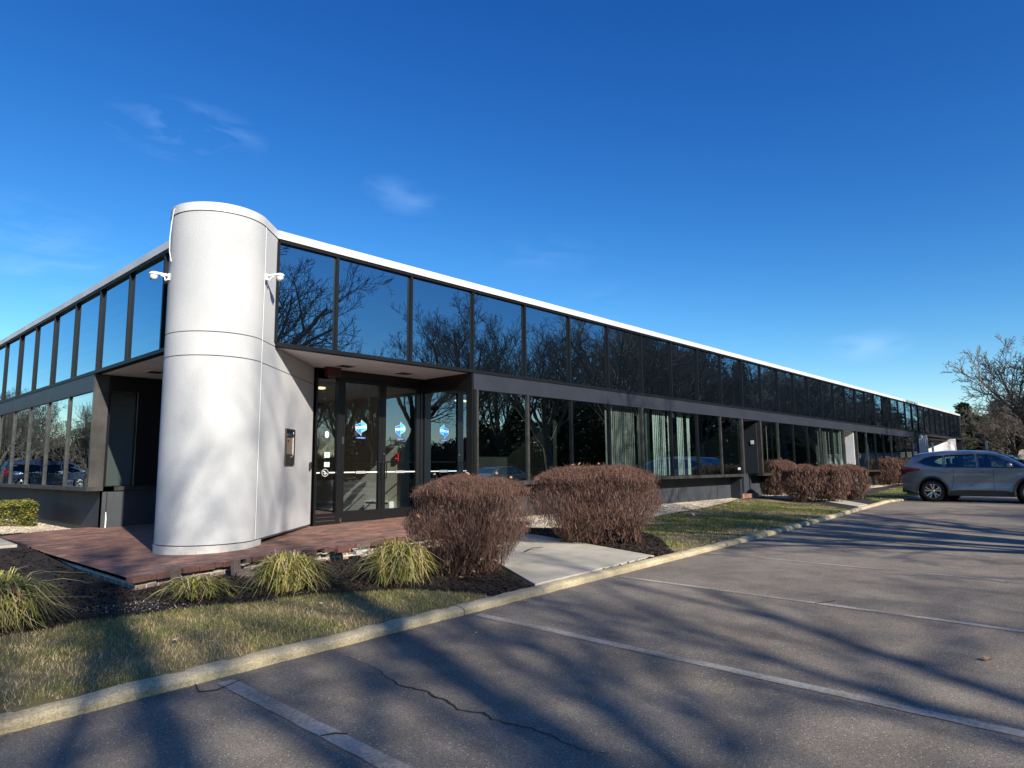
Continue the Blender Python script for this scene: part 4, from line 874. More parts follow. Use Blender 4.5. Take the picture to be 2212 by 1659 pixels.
scatter('grass', lawn2, 20000, (8.7, 23), (5, 10), M['grass'], k_blade(.015, .045, .005), 3)
scatter('green_grass', dens(lawn2, -.1, .5, 1), 26000, (8.7, 23), (5, 10), M['lawng'], k_blade(.015, .05, .005), 4)
scatter('green_grass', lawn3, 7000, (24.8, 45), (6, 9.5), M['lawng'], k_blade(.02, .05, .012), 5)
scatter('gravel', gravel2, 9000, (10, 22.6), (8, 10.45), M['stone'], k_stone(.012, .026), 6, zoff=.02)
scatter('gravel', gravel3, 2600, (2.8, 4.6), (15.3, 22), M['stone'], k_stone(.014, .028), 7, zoff=.02)
scatter('gravel', gravel4, 3000, (23.9, 46), (8.6, 10.4), M['stone'], k_stone(.02, .045), 8, zoff=.02)
walkp = inpoly([(5.45, 4.75), (8.4, 5.0), (9.6, 8.2), (8.0, 8.7)]); brickp = inpoly(BP)
mul1 = lambda x, y: not lawn1(x, y) and not brickp(x, y) and not walkp(x, y) and not lawn2(x, y) and not (x < 2.7 and 12.5 < y < 15.6)
scatter('mulch_chips', mul1, 26000, (-1.5, 9.0), (4.2, 9.0), M['chip'], k_chip(.010, .03), 9)
scatter('mulch_chips', mul1, 5000, (-3, 2.9), (9.0, 16), M['chip'], k_chip(.015, .04), 10)
scatter('mulch_chips', lambda x, y: mul1(x, y) and not gravel2(x, y), 9000, (8.0, 12), (4.8, 9.8), M['chip'], k_chip(.012, .035), 11)
scatter('pale_debris', mul1, 500, (-.5, 8.5), (4.6, 8.4), M['chipl'], k_chip(.003, .009), 12)
scatter('pale_debris', lawn1, 130, (-1, 4.7), (4.2, 6.8), M['chipl'], k_chip(.004, .010), 13, zoff=.03)
scatter('pale_debris', dens(mul1, .05, 1.1, 5), 500, (1.2, 4.2), (6.4, 7.3), M['chipl'], k_chip(.004, .012), 14, zoff=.02)
# fallen leaves and twigs, each a thing
def leaf(loc, s, rz, label, m='deadleaf', grp='fallen leaves'):
    mb = MB(); r = random.Random(int(loc[0]*100)); pts = []
    for i in range(14): a = 2*math.pi*i/14; k = .6+.4*math.cos(4*a)**2; pts.append((s*k*math.cos(a), s*.7*k*math.sin(a), .012+.3*s*abs(math.sin(a*1.5))))
    c = len(pts); mb.v = pts+[(0, 0, .006)]
    for i in range(14): mb.f.append((i, (i+1) % 14, c)); mb.m.append(0)
    o = mb.build('leaf', M[m], label=label, cat='leaf', group=grp); o.location = loc; o.rotation_euler = (0, 0, rz)
leaf((5.35, 5.72, .06), .055, .4, 'curled tan leaf between the brightest grass clump and the first bare shrub')
leaf((5.55, .85, .0), .045, 1.0, 'small brown leaf on the asphalt in the middle right bay')
leaf((1.45, 2.9, .0), .025, 2.0, 'pale leaf scrap on the asphalt left of the wide bay line')
leaf((3.85, 3.95, .0), .02, .6, 'tiny white scrap of leaf on the asphalt below the kerb', 'chipl')
leaf((5.05, 4.48, .0), .028, .9, 'reddish leaf lying at the foot of the kerb beside the concrete path')
leaf((14.9, 5.2, .0), .06, .9, 'two brown leaves at the foot of the kerb beyond the third bay line')
leaf((2.05, 5.2, .08), .03, .9, 'pale oak leaf on the lawn above the wide bay line', 'chipl')
leaf((3.45, 5.55, .08), .04, 2.2, 'frayed pale leaf on the lawn below the middle grass clump', 'chipl')
def stick(pts, r0, label):
    mb = MB(); mb.tube(pts, [r0, r0*.9, r0*.8, r0*.4][:len(pts)], 5); mb.build('twig', M['darkwood'], label=label, cat='twig', group='fallen twigs')
stick([(1.84, 4.33, .01), (1.80, 4.18, .008), (1.88, 4.13, .010), (2.05, 4.20, .012)], .004, 'curved dark twig at the kerb beside the end of the wide bay line')
stick([(6.75, 2.35, .006), (6.9, 2.28, .008), (7.0, 2.25, .006)], .004, 'short dark twig on the asphalt near the second bay line')
stick([(7.4, 6.6, .10), (7.75, 6.75, .11), (8.0, 6.75, .10)], .006, 'thin bent twig lying on the concrete path')
stick([(2.02, 2.98, .006), (1.98, 3.03, .009), (1.92, 3.06, .006)], .004, 'dark seed pod twig across the wide bay line')
# crushed can
t = empty('drink_can', (15.35, 8.12, gz(15.3, 8.1)+.06), R(20), label='crushed pink and white drink can on the lawn beyond the second shrub', cat='can')
mb = MB(); mb.lathe([(0, -.085), (.04, -.085), (.048, -.07), (.045, -.02), (.038, .02), (.047, .07), (.04, .085), (0, .085)], (0, 0, 0), 'X', 14); mb.build('can_body', mat('can_pink', (.75, .70, .68), .35, metal=.3, col2=(.60, .12, .14), scale=14, rampmin=.45, rampmax=.55), t, smooth=True)
mb = MB(); mb.lathe([(0, .087), (.034, .087), (.036, .084)], (0, 0, 0), 'X', 14); mb.build('can_lid', M['steel'], t)

# ------------------------------------------------------------------ trees
def tree_mesh(name, seed, Hh, th, r0, spread, nl=6, up=.35, kids=(6, 6, 5, 4), lim=.56, lean=(0, 0), rmin=.010):
    r = random.Random(seed); trunk = MB(); crown = MB(); Q = __import__('mathutils').Quaternion; levels = len(kids)+1
    def grow(p, d, L_, rad, lv):
        nseg = 6 if lv < 2 else (5 if lv == 2 else 3)
        pts = [p.copy()]; rs = [rad]; q = p.copy(); dd = d.copy(); dirs = [dd.copy()]; wv = (.06, .10, .14, .17, .2, .2)[lv]
        for i in range(nseg):
            dd = (dd+Vector((r.gauss(0, wv), r.gauss(0, wv), r.gauss(0, wv)*.7+(.13 if lv else 0)*up*(1.4 if lv == 1 else 1)))).normalized(); q = q+dd*(L_/nseg); pts.append(q.copy()); dirs.append(dd.copy()); rs.append(max(rad*(1-(.40 if lv == 0 else .72)*(i+1)/nseg), rmin*.7))
        (trunk if lv == 0 else crown).tube(pts, rs, 9 if lv == 0 else (6 if lv == 1 else (4 if lv == 2 else 3)), cap=False)
        if lv >= levels: return
        nc = nl+1 if lv == 0 else kids[lv-1]
        for c in range(nc):
            u = (.66+.34*c/nc) if lv == 0 else (.20+.80*(c+r.random()*.7)/nc); u = min(u, .985); k = u*nseg; i = min(int(k), nseg-1); pp = pts[i].lerp(pts[i+1], k-i); dr = dirs[i+1]
            perp = dr.orthogonal().normalized(); perp.rotate(Q(dr, c*2.4+r.uniform(-.5, .5))); ang = (r.uniform(.5, 1.0)*spread if lv == 0 else r.uniform(.45, .95)); nd = dr*math.cos(ang)+perp*math.sin(ang); nd.z += up*.22 if lv else 0; nd.normalize()
            if lv == 0 and c == nc-1: nd = (dr+Vector((r.gauss(0, .1), r.gauss(0, .1), 0))).normalized()
            if lv == 0: ll = (Hh-th)*r.uniform(.85, 1.1)*lim
            else: ll = L_*r.uniform(.42, .62)*(1.15-.45*u)
            grow(pp, nd, ll, max(rs[i]*(r.uniform(.50, .66) if lv == 0 else r.uniform(.45, .66)), rmin), lv+1)
    grow(Vector((0, 0, -.1)), Vector((lean[0], lean[1], 1)).normalized(), th*1.15, r0, 0)
    res = []
    for nm, mb_ in (('trunk', trunk), ('crown', crown)):
        me = bpy.data.meshes.new(nm); me.from_pydata(mb_.v, [], mb_.f); me.materials.append(M['bark']); me.polygons.foreach_set("use_smooth", [True]*len(me.polygons)); me.update(); res.append(me)
    return res
def tree(tm, loc, s, rz, label, group=None, name='bare_tree', sz=None, lean=0):
    t = empty(name, loc, rz, label=label, cat='tree'); t.scale = (s, s, sz or s); t.rotation_euler = (lean, 0, rz)
    if group: t['group'] = group
    for nm, me in zip(('trunk', 'crown'), tm): o = bpy.data.objects.new(nm, me); COL.objects.link(o); o.parent = t
    return t
TA = tree_mesh('a', 21, 13, 3.6, .38, 1.05, nl=8, up=.45, kids=(6, 6, 5, 4), rmin=.0085)
TL = tree_mesh('l', 21, 13, 3.6, .34, 1.05, nl=8, up=.45, kids=(6, 6, 5, 4), rmin=.0038)
TB = tree_mesh('b', 5, 12, 2.8, .32, .70, nl=8, up=.8, kids=(6, 6, 5, 4), rmin=.009)
TS = tree_mesh('s', 71, 13, 3.6, .34, 1.0, nl=8, up=.5, kids=(5, 5, 4, 3), rmin=.009)
TC = tree_mesh('c', 33, 11, 2.2, .20, .9, nl=6, up=.5, kids=(6, 6, 5), rmin=.014)
TD = tree_mesh('d', 44, 9, 3.1, .24, 1.15, nl=9, up=.45, kids=(7, 6, 5, 4), lim=.66, lean=(-.25, .2), rmin=.014)
M['bark2'] = mat('pale_bark', (.12, .10, .08), .9, col2=(.20, .17, .14), scale=6, detail=5)
for me_ in TD: me_.materials.clear(); me_.materials.append(M['bark2'])
g1_ = 'bare shade trees around the car park behind the camera'
bt = [(TA, 11.6, -8.5, 1.25, 0), (TL, -2.6, -15, 1.66, 2.1), (TS, 4, -23, 1.3, 1.2), (TS, 13, -23, 1.45, .4), (TS, -9, -13, 1.2, 1), (TB, 18.5, -10.5, .85, 2.6), (TB, 26, -10, 1.18, 4.1), (TB, 36.5, -10, 1.2, .3), (TA, 43, -9, 1.45, 1.4), (TB, 49, -11, 1.5, 5), (TA, 55, -10, 1.4, 3), (TB, 62, -12, 1.4, 2), (TB, 33, -28, 1.15, 2), (TB, 28, -31, 1.1, 4.2), (TB, 39, -31, 1.2, 5.2), (TB, 46, -29, 1.3, 1.9), (TB, 54, -31, 1.4, 1.2), (TA, 70, -10, 1.35, .8), (TA, 81, -11, 1.35, 4.4), (TB, 94, -11, 1.4, 1.1), (TB, 7, -22, 1.05, 3.3), (TB, 17, -27, 1.05, 2.9), (TB, 61, -28, 1.3, 3.8), (TA, 90, -20, 1.3, 2.2), (TA, 110, -12, 1.4, .2)]
for i, (tm, x, y, s, rz) in enumerate(bt):
    tree(tm, (x, y, 0), s, rz, 'bare shade tree mirrored in the long glass facade, its branches shading the car park', g1_)
gl = 'bare trees on the left, mirrored in the left windows'
for i, (tm, x, y, s, rz) in enumerate([(TB, -5.5, 51, .60, 1), (TA, -3.5, 64, .72, 2), (TB, -8, 76, .9, 3), (TB, -1.5, 55, .72, 4), (TA, 1.5, 62, .8, 5), (TC, -13, 80, .8, .5), (TC, -6, 72, .85, .2)]):
    tree(tm, (x, y, 0), s, rz, 'bare tree seen only as a reflection in the left windows', gl)
# woods closing the horizon
gw = 'far bare woods beyond the car park'
rr = random.Random(77)
def woods(pts, s0, s1, lab, g):
    for x, y in pts: tree(rr.choice([TC, TB]), (x, y, -.1), rr.uniform(s0, s1), rr.uniform(0, 6.28), lab, g, sz=rr.uniform(s0, s1)*.85)
woods([(-45+9*i+rr.uniform(-3, 3), -62+rr.uniform(-8, 8)) for i in range(28)], .8, 1.15, 'bare tree in the far woods south of the car park, mirrored in the glass', gw)
woods([(-50+rr.uniform(-5, 5), -20+8*i) for i in range(16)], .8, 1.1, 'bare tree in the woods far to the left, mirrored in the left windows', gl)
woods([(-44+7*i, 98+rr.uniform(-5, 5)) for i in range(9)], .7, 1.0, 'bare tree in the woods behind the left car park, mirrored in the left windows', gl)
# undergrowth masses, stuff
def thicket(name, x0, y0, x1, y1, wd_, h, n, m, seed, tw=(.02, .05)):
    r = random.Random(seed); v = []; f = []
    for i in range(n):
        u = r.random(); x = x0+(x1-x0)*u+r.uniform(-wd_, wd_)*(y1 != y0); y = y0+(y1-y0)*u+r.uniform(-wd_, wd_); hh = h*(.7+.3*math.sin(u*23+seed)*math.cos(u*57)); z = r.random()**.8*hh; L_ = r.uniform(.3, .9); d = Vector((r.uniform(-1, 1), r.uniform(-1, 1), r.uniform(-.1, 1))).normalized()*L_; s_ = d.cross(Vector((r.uniform(-1, 1), r.uniform(-1, 1), r.uniform(-1, 1)))).normalized(); ribbon(v, f, [(x, y, z), tuple(Vector((x, y, z))+d*.5+Vector((0, 0, .03))), tuple(Vector((x, y, z))+d)], r.uniform(*tw), s_)
    fastmesh(name, v, f, m, kind='stuff')
M['brush'] = island_mat("brush_twigs", ((.05, .038, .028), (.09, .065, .048), (.12, .095, .07), (.06, .055, .03)), .9)
thicket('far_wood', -60, -58, 190, -58, 3, 6.5, 70000, M['brush'], 1, (.08, .17))
thicket('far_wood', -46, -60, -46, 115, 3, 6.0, 40000, M['brush'], 2, (.08, .16))
thicket('far_wood', -46, 88, 3.5, 88, 3, 6.8, 30000, M['brush'], 3, (.07, .15))
thicket('evergreen_wood', 40, -36, 60, -36, 2.5, 7.0, 9000, M['needle'], 6, (.1, .2))
thicket('evergreen_wood', 58, -27, 190, -27, 2.5, 19.0, 36000, M['needle'], 5, (.12, .26))
# evergreens
def pine_mesh(seed, Hh, rb, n, bare=.12, pw=.75):
    r = random.Random(seed); tr = MB(); tr.tube([(0, 0, 0), (.05, .02, Hh*.5), (0, 0, Hh)], [.22, .13, .03], 8); v = []; f = []
    nb = int(Hh*9)
    for b in range(nb):
        u = bare+(1-bare)*b/nb; z = Hh*u; a = b*2.4+r.uniform(-.3, .3); L_ = rb*(1-u)**pw*r.uniform(.40, 1.15)*(.8+.35*math.sin(u*19+seed+a))+.25; d = Vector((math.cos(a), math.sin(a), r.uniform(-.15, .12)))
        tr.tube([(0, 0, z), tuple(Vector((0, 0, z))+d*L_*.6), tuple(Vector((0, 0, z))+d*L_+Vector((0, 0, -.1*L_)))], [.035*(1-u)+.012, .02, .006], 3, cap=False)
        for k in range(int(n/nb)):
            s_ = r.uniform(.15, 1.05); c = Vector((0, 0, z))+d*L_*s_+Vector((r.gauss(0, .22), r.gauss(0, .22), r.gauss(0, .14)-.1*s_)); uu = (d+Vector((r.uniform(-1, 1), r.uniform(-1, 1), r.uniform(-.6, .6)))).normalized(); w_ = uu.orthogonal().normalized(); w_.rotate(__import__('mathutils').Quaternion(uu, r.uniform(0, 6.28))); q = r.uniform(.10, .24); n0 = len(v)
            for aa, bb in ((-1, 0), (0, -.35), (1, 0), (0, .35)): v.append(tuple(c+uu*q*aa+w_*q*bb))
            f.append((n0, n0+1, n0+2, n0+3))
    res = []
    for nm, vv, ff, mm in (('trunk', tr.v, tr.f, M['bark']), ('crown', v, f, M['needle'])):
        me = bpy.data.meshes.new(nm); me.from_pydata(vv, [], ff); me.materials.append(mm); me.update(); res.append(me)
    return res
PA = pine_mesh(3, 10, 3.9, 13000, .10, .45); PB = pine_mesh(8, 12, 3.4, 13000, .04, .55)
gp = 'dark evergreens across the car park'
for x, y, s, z_ in [(36, -17, .42, 0), (39.5, -15, .50, 3), (42, -18.5, .62, 1), (44.5, -16, .66, 4), (47, -19, .72, 2), (49.5, -20, .8, 5), (53, -17, .9, 3), (57, -21, 1.0, 3), (60, -17, 1.1, 4)]+[(66+5.5*i, -15-(i % 3)*4, 1.15+.12*(i % 3), i) for i in range(18)]:
    tree(PA if z_ % 2 else PB, (x, y, 0), s, z_, 'dark evergreen seen only as a reflection in the long glass facade', gp, 'pine_tree')
# trees seen directly at the right
def az_pos(a, d): return (d*math.cos(R(a)), d*math.sin(R(a)), 0)
p = az_pos(5.9, 48); tree(TD, (p[0], p[1], 0), 1.12, 1.9, 'big bare spreading tree at the right edge behind the parked car', None, sz=1.06)
p = az_pos(5.9, 68); tree(TD, (p[0], p[1], 0), .95, .7, 'second bare tree just left of the big one, its crown tangled into it', None, sz=.88)
p = az_pos(10.3, 86); tree(TC, (p[0], p[1], 0), .72, .3, 'pale thin bare tree rising over the far end of the roof', None, sz=.72)
p = az_pos(8.9, 78); tree(TC, (p[0], p[1], 0), .62, 2.3, 'dull bare tree between the end of the roof and the big tree', None)
for i, (a, d, s) in enumerate([(9.6, 74, .50), (8.7, 80, .56), (7.8, 76, .52), (6.8, 80, .56), (5.9, 77, .55), (4.9, 80, .6), (3.6, 78, .6)]):
    q = az_pos(a, d); tree(PB if i % 2 else PA, (q[0], q[1], 0), s*1.35, i*1.3, 'dark evergreen in the dense row behind the grey wall on the right', 'evergreen row behind the grey wall', 'pine_tree', sz=s*1.08)
thicket('evergreen_hedge', 84, -6, 84, 15, 2.5, 6.2, 11000, M['needle'], 4, (.08, .18))
# grey wall and white posts
q0 = Vector(az_pos(9.1, 66)); q1 = Vector(az_pos(-3, 74)); d = (q1-q0).normalized(); nn_ = Vector((-d.y, d.x, 0))
t = empty('concrete_wall', tuple(q0), math.atan2(d.y, d.x), label='weathered pale grey wall running behind the parked car to the right edge', cat='wall'); L_ = (q1-q0).length
mb = MB(); mb.box((0, -.12, 0), (L_, .12, 2.28)); mb.build('wall_face', mat('weathered_concrete', (.22, .215, .20), .9, col2=(.40, .39, .365), scale=.8, detail=7, bump=.3, bscale=12), t)
mb = MB(); mb.box((-.02, -.17, 2.28), (L_, .17, 2.36)); mb.build('wall_cap', M['conc'], t)
for i, (a, d_, lb) in enumerate([(11.91, 52, 'white post standing in front of the far windows left of the white pier'), (10.75, 50, 'white post in front of the angled white wall of the far entrance'), (7.57, 50, 'white post in front of the grey wall, above the roof of the parked car')]):
    q = az_pos(a, d_); t = empty('white_post', q, label=lb, cat='post', group='white posts beyond the parked car'); hh = 1.3+.0262*d_
    mb = MB(); mb.tube([(0, 0, 0), (0, 0, hh-.02), (0, 0, hh)], [.065, .065, .045], 14); mb.build('post', M['white'], t, smooth=False)
    mb = MB(); mb.tube([(0, 0, hh), (0, 0, hh+.05)], [.05, .02], 12); mb.build('post_cap', M['conc'], t)
# ------------------------------------------------------------------ vehicles
def car(loc, rz, col, prof, botz, hw, wx, wr_, wins, label, scale=1, tint='glass_car', tailz=(.95, 1.2), tail=(.0, .55), name='parked_suv', cat='car', front=None, wsL=None, rwL=None, belt=1.0, rail=False):
    """x forward along the body, 0 = rear bumper; y = side; prof = top line [(x,z)], botz = floor line"""
    t = empty(name, loc, rz, label=label, cat=cat); t.scale = (scale,)*3; body_m = paintcar('car_paint', col)
    Lx = prof[-1][0]
    def interp(T, x):
        for (a, b_), (c, d_) in zip(T, T[1:]):
            if x <= c: return b_+(d_-b_)*((x-a)/(c-a) if c > a else 0)
        return T[-1][1]
    def ssm(x): return sum(interp(prof, min(Lx, max(0, x+o)))*w_ for o, w_ in ((-.08, .2), (-.04, .2), (0, .2), (.04, .2), (.08, .2)))
    def half(x, z):
        e = 1-.16*max(0, (.75-x)/.75)**2.2-.22*max(0, (x-(Lx-.95))/.95)**2.2
        zz = max(0, z-belt); k = 1-.30*(zz/.66)**1.15 if zz > 0 else 1
        low_ = max(0, .42-z)/.3; k *= 1-.05*low_**2
        k += .012*math.exp(-((z-belt+.05)/.05)**2)-.018*math.exp(-((z-.62)/.10)**2)
        for wxx in wx: k += .012*math.exp(-((x-wxx)/.42)**2)*(1 if z < .85 else max(0, 1-(z-.85)/.2))
        return hw*e*k
    st = .03; nx = int(Lx/st)
    arch = lambda x, z: any((x-wxx)**2+(z-wr_)**2 < (wr_+.11)**2 for wxx in wx)
    wpolys = [inpoly(wp) for wp in wins]
    sides = MB(); side_rows = 42
    def zt(x): return ssm(x)
    def rr_(x): return .09
    for s in (-1, 1):
        grid = {}
        for i in range(nx+1):
            x = min(Lx, i*st); zb = interp(botz, x); z1 = zt(x)-.045
            for j in range(side_rows+1): z = zb+(z1-zb)*j/side_rows; grid[(i, j)] = len(sides.v); sides.v.append((x, s*half(x, z), z))
        for i in range(nx):
            for j in range(side_rows):
                a = sides.v[grid[(i, j)]]; c = sides.v[grid[(i+1, j+1)]]; mxx, mz = (a[0]+c[0])/2, (a[2]+c[2])/2
                if arch(mxx, mz) or any(w_(mxx, mz) for w_ in wpolys): continue
                q = (grid[(i, j)], grid[(i+1, j)], grid[(i+1, j+1)], grid[(i, j+1)]); sides.f.append(q if s < 0 else q[::-1]); sides.m.append(0)
    # top skin
    top = MB(); gr = {}; ny = 10
    for i in range(nx+1):
        x = min(Lx, i*st); z1 = zt(x)
        for j in range(ny+1):
            u = -1+2*j/ny; y = u*half(x, z1-.045); gr[(i, j)] = len(top.v); top.v.append((x, y, z1-.045*abs(u)**5+(-.0)))
    glassf = MB(); gi = []
    for i in range(nx):
        x = (i+.5)*st
        for j in range(ny):
            q = (gr[(i, j)], gr[(i+1, j)], gr[(i+1, j+1)], gr[(i, j+1)]); isg = (wsL and wsL[0] < x < wsL[1] and 0 < j < ny-1) or (rwL and rwL[0] < x < rwL[1] and 0 < j < ny-1)
            if isg: gi.append(q)
            else: top.f.append(q); top.m.append(0)
    b_ = MB(); b_.v = sides.v+top.v; o_ = len(sides.v); b_.f = sides.f+[tuple(k+o_ for k in q) for q in top.f]
    # rear and front caps
    for x, i in ((0, 0), (Lx, nx)):
        zb = interp(botz, x); z1 = zt(x)-.045; n0 = len(b_.v); m_ = 12
        for j in range(m_+1): z = zb+(z1-zb)*j/m_; b_.v += [(x, -half(x, z), z), (x, half(x, z), z)]
        for j in range(m_): q = (n0+2*j, n0+2*j+1, n0+2*j+3, n0+2*j+2); b_.f.append(q if x > 0 else q[::-1])
    b_.m = [0]*len(b_.f); body = b_.build('body', body_m, t, smooth=True)
    if gi: g = MB(); g.v = top.v; g.f = gi; g.m = [0]*len(gi); g.build('windscreen', M[tint], t, smooth=True)
    for s in (-1, 1):
        for k, wp in enumerate(wins):
            n_ = len(wp); mb = MB(); mb.v = [(x, s*(half(x, z)-.012), z) for x, z in wp]; mb.f = [tuple(range(n_)) if s < 0 else tuple(reversed(range(n_)))]; mb.m = [0]
            wnd = mb.build('window', M[tint], t)
            fr_ = MB(); ring = [(x, s*(half(x, z)+.002), z) for x, z in wp+wp[:1]]; fr_.tube(ring, .016, 4, cap=False); fr_.build('window_trim', M['plastic'], wnd)
    # cladding: arches and sill
    for s in (-1, 1):
        for wxx in wx:
            mb = MB(); pts = []; 
            for i in range(17): a = math.pi*(-.06+1.12*i/16); x, z = wxx+(wr_+.11)*math.cos(a), wr_+(wr_+.11)*math.sin(a); z = max(z, .2); pts.append((x, s*(half(x, z)+.002), z))
            mb.tube(pts, .042, 5, cap=False); mb.build('wheel_arch_trim', M['plastic'], t)
            mb = MB(); mb.lathe([(wr_+.105, 0), (wr_+.105, .30), (0, .30)], (wxx, s*hw*.93 if s < 0 else s*hw*.93-.30, wr_), 'Y', 24)
            if s > 0: mb = MB(); mb.lathe([(wr_+.105, 0), (wr_+.105, -.30), (0, -.30)], (wxx, s*hw*.93, wr_), 'Y', 24)
            mb.build('wheel_well', M['seal'], t)
        mb = MB(); x0_, x1_ = wx[0]+wr_+.08, wx[1]-wr_-.08; mb.box((x0_, min(s*hw*.955, s*hw*1.0), .20), (x1_, max(s*hw*.955, s*hw*1.003), .41)); mb.build('side_skirt', M['plastic'], t, bevel=.02)
    mb = MB(); mb.box((.12, -hw*.86, .22), (Lx-.15, hw*.86, .30)); mb.build('underbody', M['seal'], t)
    mb = MB(); mb.box((-.02, -hw*.83, .28), (.16, hw*.83, .52)); mb.build('bumper', M['plastic'], t, bevel=.03)
    # wheels
    for s in (-1, 1):
        for wxx in wx:
            whl = empty('wheel', (wxx, s*(hw*.885), wr_), parent=t); 
            if s > 0: whl.rotation_euler = (0, 0, math.pi)
            mb = MB(); mb.lathe([(wr_*.66, -.10), (wr_*.70, -.115), (wr_*.93, -.115), (wr_*.985, -.09), (wr_, -.05), (wr_, .06), (wr_*.97, .10), (wr_*.6, .11)], (0, 0, 0), 'Y', 40); mb.build('tyre', M['rubber'], whl, smooth=True)
            mb = MB(); mb.lathe([(wr_*.70, -.115), (wr_*.665, -.118), (wr_*.645, -.09), (wr_*.62, .02)], (0, 0, 0), 'Y', 40)
            for k in range(5):
                for o2 in (-.13, .13):
                    a = 2*math.pi*k/5+R(90); a1 = a+o2*.55; a2 = a+o2*1.75; r1, r2 = wr_*.10, wr_*.66; wdt = .020
                    p1 = Vector((r1*math.cos(a1), -.085, r1*math.sin(a1))); p2 = Vector((r2*math.cos(a2), -.105, r2*math.sin(a2))); dd = (p2-p1).normalized(); n_ = Vector((0, 1, 0)).cross(dd).normalized()
                    q = [p1-n_*wdt*.8, p2-n_*wdt*1.2, p2+n_*wdt*1.2, p1+n_*wdt*.8]; mb.face([tuple(v_) for v_ in q]); mb.face([tuple(v_+Vector((0, .03, 0))) for v_ in reversed(q)]); mb.face([tuple(q[0]), tuple(q[0]+Vector((0, .03, 0))), tuple(q[1]+Vector((0, .03, 0))), tuple(q[1])]); mb.face([tuple(q[3]), tuple(q[2]), tuple(q[2]+Vector((0, .03, 0))), tuple(q[3]+Vector((0, .03, 0)))])
            mb.lathe([(0, -.112), (.035, -.11), (.05, -.095), (.05, -.06)], (0, 0, 0), 'Y', 16); rim = mb.build('rim', M['alloy'], whl)
            mb = MB(); mb.lathe([(0, -.03), (wr_*.63, -.03)], (0, 0, 0), 'Y', 24); mb.build('brake_disc', M['seal'], whl)
    # lamps
    M['tail'] = M.get('tail') or mat("tail_lamp_red", (.16, .006, .012), .15, coat=1)
    for s in (-1, 1):
        mb = MB(); z0_, z1_ = tailz; n_ = 14; o3 = []
        for i in range(n_+1):
            x = tail[1]*i/n_; zt_ = interp([(0, z1_), (.16, z1_-.02), (tail[1]-.06, z1_-.08), (tail[1], z1_-.12)], x); zb_ = interp([(0, z0_-.12), (.08, z0_-.13), (.2, z0_-.03), (tail[1], z1_-.15)], x)
            o3.append([(x-(.012 if i == 0 else 0), s*(half(x, zb_+(zt_-zb_)*k/3)+.010), zb_+(zt_-zb_)*k/3) for k in range(4)])
        mb.v = [p_ for row in o3 for p_ in row]; mb.f = [(i*4+k, (i+1)*4+k, (i+1)*4+k+1, i*4+k+1) for i in range(n_) for k in range(3)]
        mb.v += [(-.012, s*(half(0, z)*.80), z) for z in (z0_-.08, z1_)]; m4 = len(mb.v); mb.f.append((0, 3, m4-1, m4-2)); mb.m = [0]*len(mb.f); mb.build('tail_light', M['tail'], t)
        mb = MB(); mb.box((Lx-.35, s*hw*.78 if s > 0 else s*hw*.90, .72), (Lx-.02, s*hw*.90 if s > 0 else s*hw*.78, .84)); mb.build('headlight', M['alloy'], t, bevel=.02)
        for hx in (wx[0]+.38, wx[0]+1.45):
            z = belt-.14; mb = MB(); mb.tube([(hx-.11, s*(half(hx, z)+.005), z), (hx-.08, s*(half(hx, z)+.035), z), (hx+.08, s*(half(hx, z)+.035), z-.003), (hx+.11, s*(half(hx, z)+.005), z-.003)], .013, 6); mb.build('door_handle', body_m, t)
        for hx in (wx[0]+.62, wx[0]+1.70):      # door gaps
            mb = MB()
            for j in range(12):
                za, zb2 = .34+(belt-.36)*j/12, .34+(belt-.36)*(j+1)/12; cv = lambda z: hx+(.10*max(0, (.75-z)/.4)**1.5*(-1) if hx < wx[0]+1 else 0)
                mb.face([(cv(za)-.005, s*(half(cv(za), za)+.0015), za), (cv(za)+.005, s*(half(cv(za), za)+.0015), za), (cv(zb2)+.005, s*(half(cv(zb2), zb2)+.0015), zb2), (cv(zb2)-.005, s*(half(cv(zb2), zb2)+.0015), zb2)])
            mb.build('door_gap', M['seal'], t)
        mxp = wx[1]-.50; mb = MB(); mb.lathe([(0, -.10), (.06, -.09), (.085, -.03), (.085, .04), (.05, .09), (0, .10)], (mxp, s*(half(mxp, belt+.08)+.13), belt+.08), 'Y', 14); o = mb.build('door_mirror', body_m, t, smooth=True); mb = MB(); mb.tube([(mxp, s*(half(mxp, belt)-.01), belt+.0), (mxp, s*(half(mxp, belt)+.10), belt+.05)], .025, 6); mb.build('mirror_arm', M['plastic'], o)
    if rail:
        mb = MB(); mb.box((.02, -hw*.60, zt(.55)-.03), (.50, hw*.60, zt(.55)+.015)); 
    # seats and wheel inside
    for yy in (-hw*.42, hw*.42):
        for xx in (wx[0]+.55, wx[0]+1.45):
            mb = MB(); mb.box((xx-.05, yy-.22, .55), (xx+.42, yy+.22, .72)); mb.obox((xx-.08, yy, .95), (.13, .44, .60), Matrix.Rotation(R(-12), 3, 'Y')); mb.box((xx-.20, yy-.11, 1.24), (xx-.12, yy+.11, 1.42)); mb.build('seat', M['plastic'], t, bevel=.03)
    mb = MB(); mb.box((wx[1]-.75, -hw*.8, .70), (wx[1]-.35, hw*.8, belt-.03)); mb.build('dashboard', M['plastic'], t, bevel=.04)
    return t
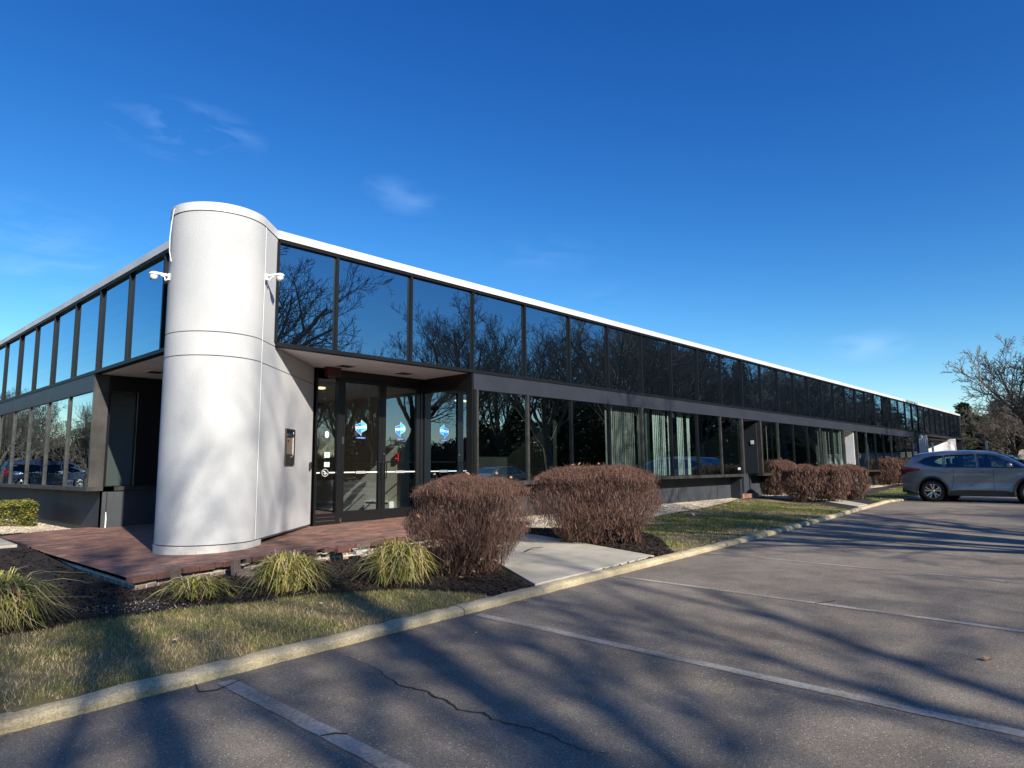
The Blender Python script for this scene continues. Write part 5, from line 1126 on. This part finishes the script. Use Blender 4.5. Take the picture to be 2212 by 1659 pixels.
# nose points to -y; car rear at the kerb
suv = [(0, 1.02), (.05, 1.12), (.25, 1.42), (.42, 1.585), (.62, 1.62), (1.2, 1.675), (1.9, 1.68), (2.5, 1.63), (2.95, 1.50), (3.55, 1.12), (3.65, 1.08), (4.2, .98), (4.48, .86), (4.60, .70)]
sbot = [(0, .42), (.35, .30), (.6, .22), (4.2, .22), (4.45, .28), (4.6, .36)]
sw = [[(.56, 1.30), (.72, 1.18), (1.02, 1.105), (1.27, 1.09), (1.27, 1.50), (.95, 1.485), (.72, 1.42)], [(1.32, 1.085), (2.20, 1.07), (2.13, 1.53), (1.32, 1.51)], [(2.27, 1.068), (3.42, 1.05), (3.20, 1.18), (2.95, 1.34), (2.72, 1.46), (2.48, 1.515), (2.22, 1.53)]]
car((28.33, 6.22, 0), R(-90)-R(3), (.15, .195, .245), suv, sbot, .915, (.93, 3.59), .345, [[(x, z+.05 if z < 1.24 else z) for x, z in w_] for w_ in sw], 'grey blue compact suv parked with its rear towards the kerb at the right edge', scale=1.05, wsL=(2.72, 3.5), rwL=(.06, .36), belt=1.10, tailz=(1.0, 1.17), tail=(0, .62))
sed = [(0, .92), (.1, 1.03), (.65, 1.08), (.95, 1.22), (1.35, 1.38), (1.9, 1.44), (2.5, 1.42), (2.9, 1.30), (3.45, 1.02), (3.6, .98), (4.3, .86), (4.6, .68), (4.68, .6)]
sdw = [[(1.05, 1.06), (1.28, 1.045), (1.28, 1.28)], [(1.33, 1.04), (2.15, 1.02), (2.08, 1.33), (1.36, 1.29)], [(2.21, 1.02), (3.25, 1.0), (2.95, 1.18), (2.6, 1.31), (2.16, 1.335)]]
car((29.0, -6.2, 0), R(180), (.22, .25, .23), sed, sbot[:3]+[(4.2, .2), (4.68, .3)], .90, (.95, 3.65), .32, sdw, 'pale grey green sedan parked across the lot, seen mirrored in the ground floor window', wsL=(2.75, 3.4), rwL=(.70, 1.25), belt=1.0, tailz=(.88, 1.02), tail=(0, .4), name='parked_sedan', scale=.95)
van = [(0, 1.1), (.06, 1.3), (.2, 1.8), (.5, 1.93), (3.0, 1.95), (3.6, 1.85), (4.4, 1.2), (4.6, 1.15), (5.1, 1.0), (5.25, .7)]
vw = [[(.4, 1.15), (1.9, 1.13), (1.9, 1.62), (.45, 1.62)], [(1.97, 1.13), (3.0, 1.12), (3.0, 1.66), (1.97, 1.62)], [(3.07, 1.12), (4.2, 1.10), (3.6, 1.6), (3.07, 1.68)]]
car((-2.0, 57, 0), R(180), (.02, .03, .06), van, [(0, .4), (.6, .24), (4.7, .24), (5.25, .35)], .98, (1.0, 4.1), .36, vw, 'dark blue van parked on the left, seen mirrored in the low left windows', scale=1.1, tint='glass_cartint', wsL=(3.65, 4.35), belt=1.1, tailz=(1.1, 1.4), tail=(0, .3), name='parked_van', cat='van')
